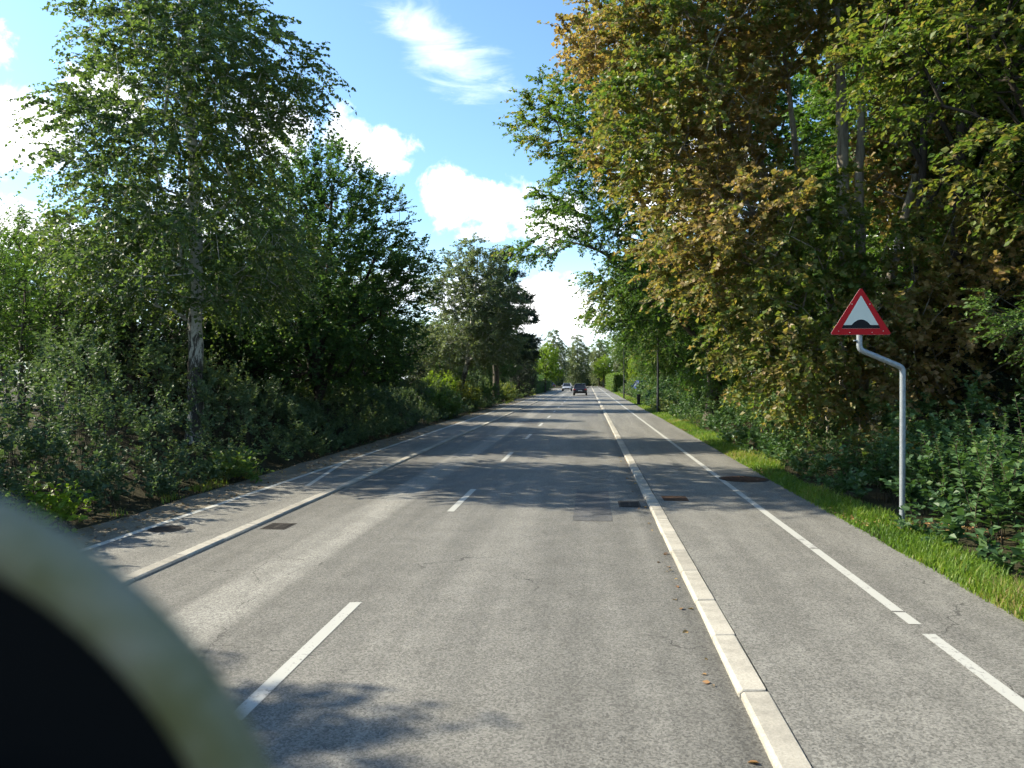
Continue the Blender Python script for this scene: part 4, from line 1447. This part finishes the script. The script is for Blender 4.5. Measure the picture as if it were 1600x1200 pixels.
# ------------------------------------------------------------------ vehicles
def car(name, loc, rz, paint, label, roof=1.62, L=4.5, Wd=.93, hatch=True):
    t = tag(empty(name, loc, rz), label, 'car')
    belt = roof * .62
    h = L / 2
    st = [(-h, .80, .50, belt * .86), (-h + .06, .93, .36, belt * .97), (-h + .35, .985, .30, belt), (-h + .9, 1.0, .28, belt), (0, 1.0, .26, belt * .98),
          (h - 1.2, .99, .27, belt * .94), (h - .5, .96, .30, belt * .84), (h - .12, .86, .36, belt * .72), (h, .70, .45, belt * .6)]
    bm = bmesh.new()
    rings = []
    for (y_, w, zb, zt) in st:
        w *= Wd
        half = [(w * .80, zb), (w * .97, zb + .12), (w, zb + (zt - zb) * .55), (w * .965, zt - .06), (w * .90, zt), (w * .45, zt + .02)]
        rg = [(-a, b_) for a, b_ in half] + [(a, b_) for a, b_ in half[::-1]]
        rings.append([bm.verts.new((a, y_, b_)) for a, b_ in rg])
    for i in range(len(rings) - 1):
        for q in range(len(rings[0])):
            r_ = (q + 1) % len(rings[0])
            bm.faces.new((rings[i][q], rings[i][r_], rings[i + 1][r_], rings[i + 1][q]))
    bm.faces.new(rings[0][::-1])
    bm.faces.new(rings[-1])
    bmesh.ops.recalc_face_normals(bm, faces=bm.faces[:])
    bm_obj('body', bm, paint, t, True)
    # greenhouse
    yb0, yb1 = -h + (.12 if hatch else .75), h - 1.15
    yr0, yr1 = -h + (.52 if hatch else 1.35), h - 1.95
    wb, wr = Wd * .90, Wd * .70
    bm = bmesh.new()
    lo = [(-wb, yb0), (wb, yb0), (wb, yb1), (-wb, yb1)]
    hi = [(-wr, yr0), (wr, yr0), (wr, yr1), (-wr, yr1)]
    vl = [bm.verts.new((a, b_, belt - .04)) for a, b_ in lo]
    vh = [bm.verts.new((a, b_, roof - .06)) for a, b_ in hi]
    for i in range(4):
        j = (i + 1) % 4
        bm.faces.new((vl[i], vl[j], vh[j], vh[i]))
    bm.faces.new(vh)
    bm_obj('windows', bm, 'glass', t)
    bm = box_bm(-wr - .03, wr + .03, yr0 - .05, yr1 + .05, roof - .075, roof, .03, 2)
    bm_obj('roof', bm, paint, t, True)
    m_ = MB()
    for i in range(4):
        tubes(m_, [(lo[i][0], lo[i][1], belt - .05)], [(hi[i][0], hi[i][1], roof - .05)], .055, .05, 8)
    for s in (-1, 1):
        ym, yt = (yb0 + yb1) / 2 - .1, (yr0 + yr1) / 2 - .1
        tubes(m_, [(s * wb, ym, belt - .05)], [(s * wr, yt, roof - .05)], .045, .04, 8)
    m_.build('pillars', paint, t, smooth=True)
    for s in (-1, 1):
        for y_ in (-h + .82, h - .85):
            wroot = None
            bm = bmesh.new()
            bmesh.ops.create_cone(bm, cap_ends=True, segments=24, radius1=.33, radius2=.33, depth=.23)
            bmesh.ops.bevel(bm, geom=[e for e in bm.edges if len(e.link_faces) == 2 and abs(e.verts[0].co.z - e.verts[1].co.z) < .01], offset=.03, segments=2, affect='EDGES')
            bmesh.ops.rotate(bm, verts=bm.verts[:], cent=(0, 0, 0), matrix=Matrix.Rotation(R(90), 3, 'Y'))
            bmesh.ops.translate(bm, verts=bm.verts[:], vec=(s * (Wd - .11), y_, .33))
            wroot = bm_obj('wheel', bm, 'tyre', t, True)
            bm = bmesh.new()
            bmesh.ops.create_cone(bm, cap_ends=True, segments=16, radius1=.21, radius2=.21, depth=.02)
            bmesh.ops.rotate(bm, verts=bm.verts[:], cent=(0, 0, 0), matrix=Matrix.Rotation(R(90), 3, 'Y'))
            bmesh.ops.translate(bm, verts=bm.verts[:], vec=(s * (Wd + .008), y_, .33))
            bm_obj('rim', bm, 'rim', wroot)
        bm_obj('tail_lamp', box_bm(s * Wd * .80 - .16, s * Wd * .80 + .13, -h - .012, -h + .2, belt * .74, belt * .90, .02), 'lamp_red', t)
        bm_obj('headlamp', box_bm(s * Wd * .66 - .17, s * Wd * .66 + .17, h - .28, h + .005, belt * .52, belt * .68, .03), 'lamp_clear', t)
        bm_obj('door_mirror', box_bm(s * (Wd + .10) - .10, s * (Wd + .10) + .08, yb1 - .45, yb1 - .30, belt - .02, belt + .14, .03), paint, t, True)
    bm_obj('number_plate', box_bm(-.26, .26, -h - .02, -h + .03, belt * .62, belt * .62 + .11), 'plate', t)
    bm_obj('rear_bumper', box_bm(-Wd * .88, Wd * .88, -h - .03, -h + .25, .34, .52, .03), 'trim', t)
    bm_obj('front_bumper', box_bm(-Wd * .78, Wd * .78, h - .25, h + .03, .30, .45, .03), 'trim', t)
    bm_obj('grille', box_bm(-.45, .45, h - .1, h + .012, belt * .42, belt * .56, .01), 'trim', t)
    return t


car('parked_car', (-.98, 103.3, 0.0), 0, 'car_grey', 'dark grey hatchback driving away in the right lane', 1.55, 4.4, .92)
bpy.data.objects['parked_car'].name = 'driving_car'
car('oncoming_car', (-3.75, 142, 0.0), R(180), 'car_silver', 'silver car coming towards us in the left lane', 1.46, 4.5, .90, False)
car('parked_car', (-9.6, 176, 0.022), R(84), 'car_black', 'dark blue car standing beyond the end of the left hedge', 1.5, 4.4, .90)
car('blue_van', (6.6, 95, .07), R(6), 'car_blue', 'blue van parked in the driveway behind the farther lamp post', 1.9, 4.8, .95)
nb = tag(empty('notice_board', (-10.6, 164.5, .0)), 'small white notice board by the far junction', 'sign')
bm_obj('board', box_bm(-.5, .5, -.03, .03, .7, 1.9, .01), 'sign_white', nb)
for s in (-1, 1):
    bm_obj('post', box_bm(s * .42 - .04, s * .42 + .04, .031, .10, -.1, 1.95), 'steel', nb)

# ------------------------------------------------------------------ steering wheel and cowl in the cab
cab_rz = R(5.62)
wheel = empty('steering_wheel', (0, 0, 0))
wc = cam.matrix_basis @ Vector((0, 0, 0))
# wheel hub stands left of and below the eye, tilted like a bus wheel
hub = Vector((-0.243 * math.cos(cab_rz) - .255 * math.sin(cab_rz), .255 * math.cos(cab_rz) - .243 * math.sin(cab_rz), 2.1 - .2017))
wheel.location = hub
wheel.rotation_euler = (R(90), 0, cab_rz)
wheel.scale = (.75,) * 3
tag(wheel, 'pale sunlit steering wheel rim, blurred, in the lower left corner', 'steering wheel')
bm = bmesh.new()
RW, rw, K, k = .2220, .0148, 96, 20
vv = []
for i in range(K):
    a_ = 2 * math.pi * i / K
    for j in range(k):
        b_ = 2 * math.pi * j / k
        rr = RW + rw * math.cos(b_)
        vv.append(bm.verts.new((rr * math.cos(a_), rr * math.sin(a_), rw * math.sin(b_))))
for i in range(K):
    for j in range(k):
        bm.faces.new((vv[i * k + j], vv[((i + 1) % K) * k + j], vv[((i + 1) % K) * k + (j + 1) % k], vv[i * k + (j + 1) % k]))
bm_obj('rim', bm, 'wheel_skin', wheel, True)
bm_obj('hub', disc_bm(.075, -.05, .0, 32), 'cab_black', wheel)
for ang in (205, 335):
    m_ = MB()
    tubes(m_, [(0.06 * math.cos(R(ang)), .06 * math.sin(R(ang)), -.02)], [(.215 * math.cos(R(ang)), .215 * math.sin(R(ang)), 0)], .02, .013, 8)
    m_.build('spoke', 'cab_black', wheel, smooth=True)
m_ = MB()
tubes(m_, [(0, 0, -.02)], [(0, -.25, -.35)], .03, .04, 12)
m_.build('column', 'cab_black', wheel, smooth=True)

dash = tag(empty('instrument_cowl', (0, 0, 0), cab_rz), 'black instrument cowl seen inside the steering wheel', 'dashboard')
dash.location = hub + Vector((-math.sin(cab_rz) * .05, math.cos(cab_rz) * .05, 0))
# a hood rounded in section: half round front widening towards the windscreen, standing on a console
m_ = MB()
secs = [(0.0, .228), (.02, .248), (.10, .26), (.13, .245)]
kk = 40
for si, (yy, r_) in enumerate(secs):
    pass
V, t = [], []
# the hood follows the line of sight, so its far end sits farther left and lower
for (yy, r_) in secs:
    sc_ = (.34 + .05 + yy) / (.34 + .05)
    ox, oz = -.324 * (sc_ * 1.147 - 1), -.269 * (sc_ * 1.147 - 1)
    for q in range(kk):
        a_ = 2 * math.pi * q / kk
        V.append(((ox + r_ * math.cos(a_)) * .75, yy * .75, (oz + r_ * math.sin(a_)) * .75))
for s in range(len(secs) - 1):
    for q in range(kk):
        j = (q + 1) % kk
        t += [(s * kk + q, s * kk + j, (s + 1) * kk + j), (s * kk + q, (s + 1) * kk + j, (s + 1) * kk + q)]
V.append((0, 0.0, 0))
for q in range(kk):
    t.append((len(V) - 1, (q + 1) % kk, q))
V.append((-.073, .098, -.067))
for q in range(kk):
    t.append((len(V) - 1, (len(secs) - 1) * kk + q, (len(secs) - 1) * kk + (q + 1) % kk))
m_.add(V, t)
m_.build('hood', 'cab_black', dash)
bm_obj('console', box_bm(-.40, .05, .0, .30, -1.83, -.20, .03), 'cab_black', dash)
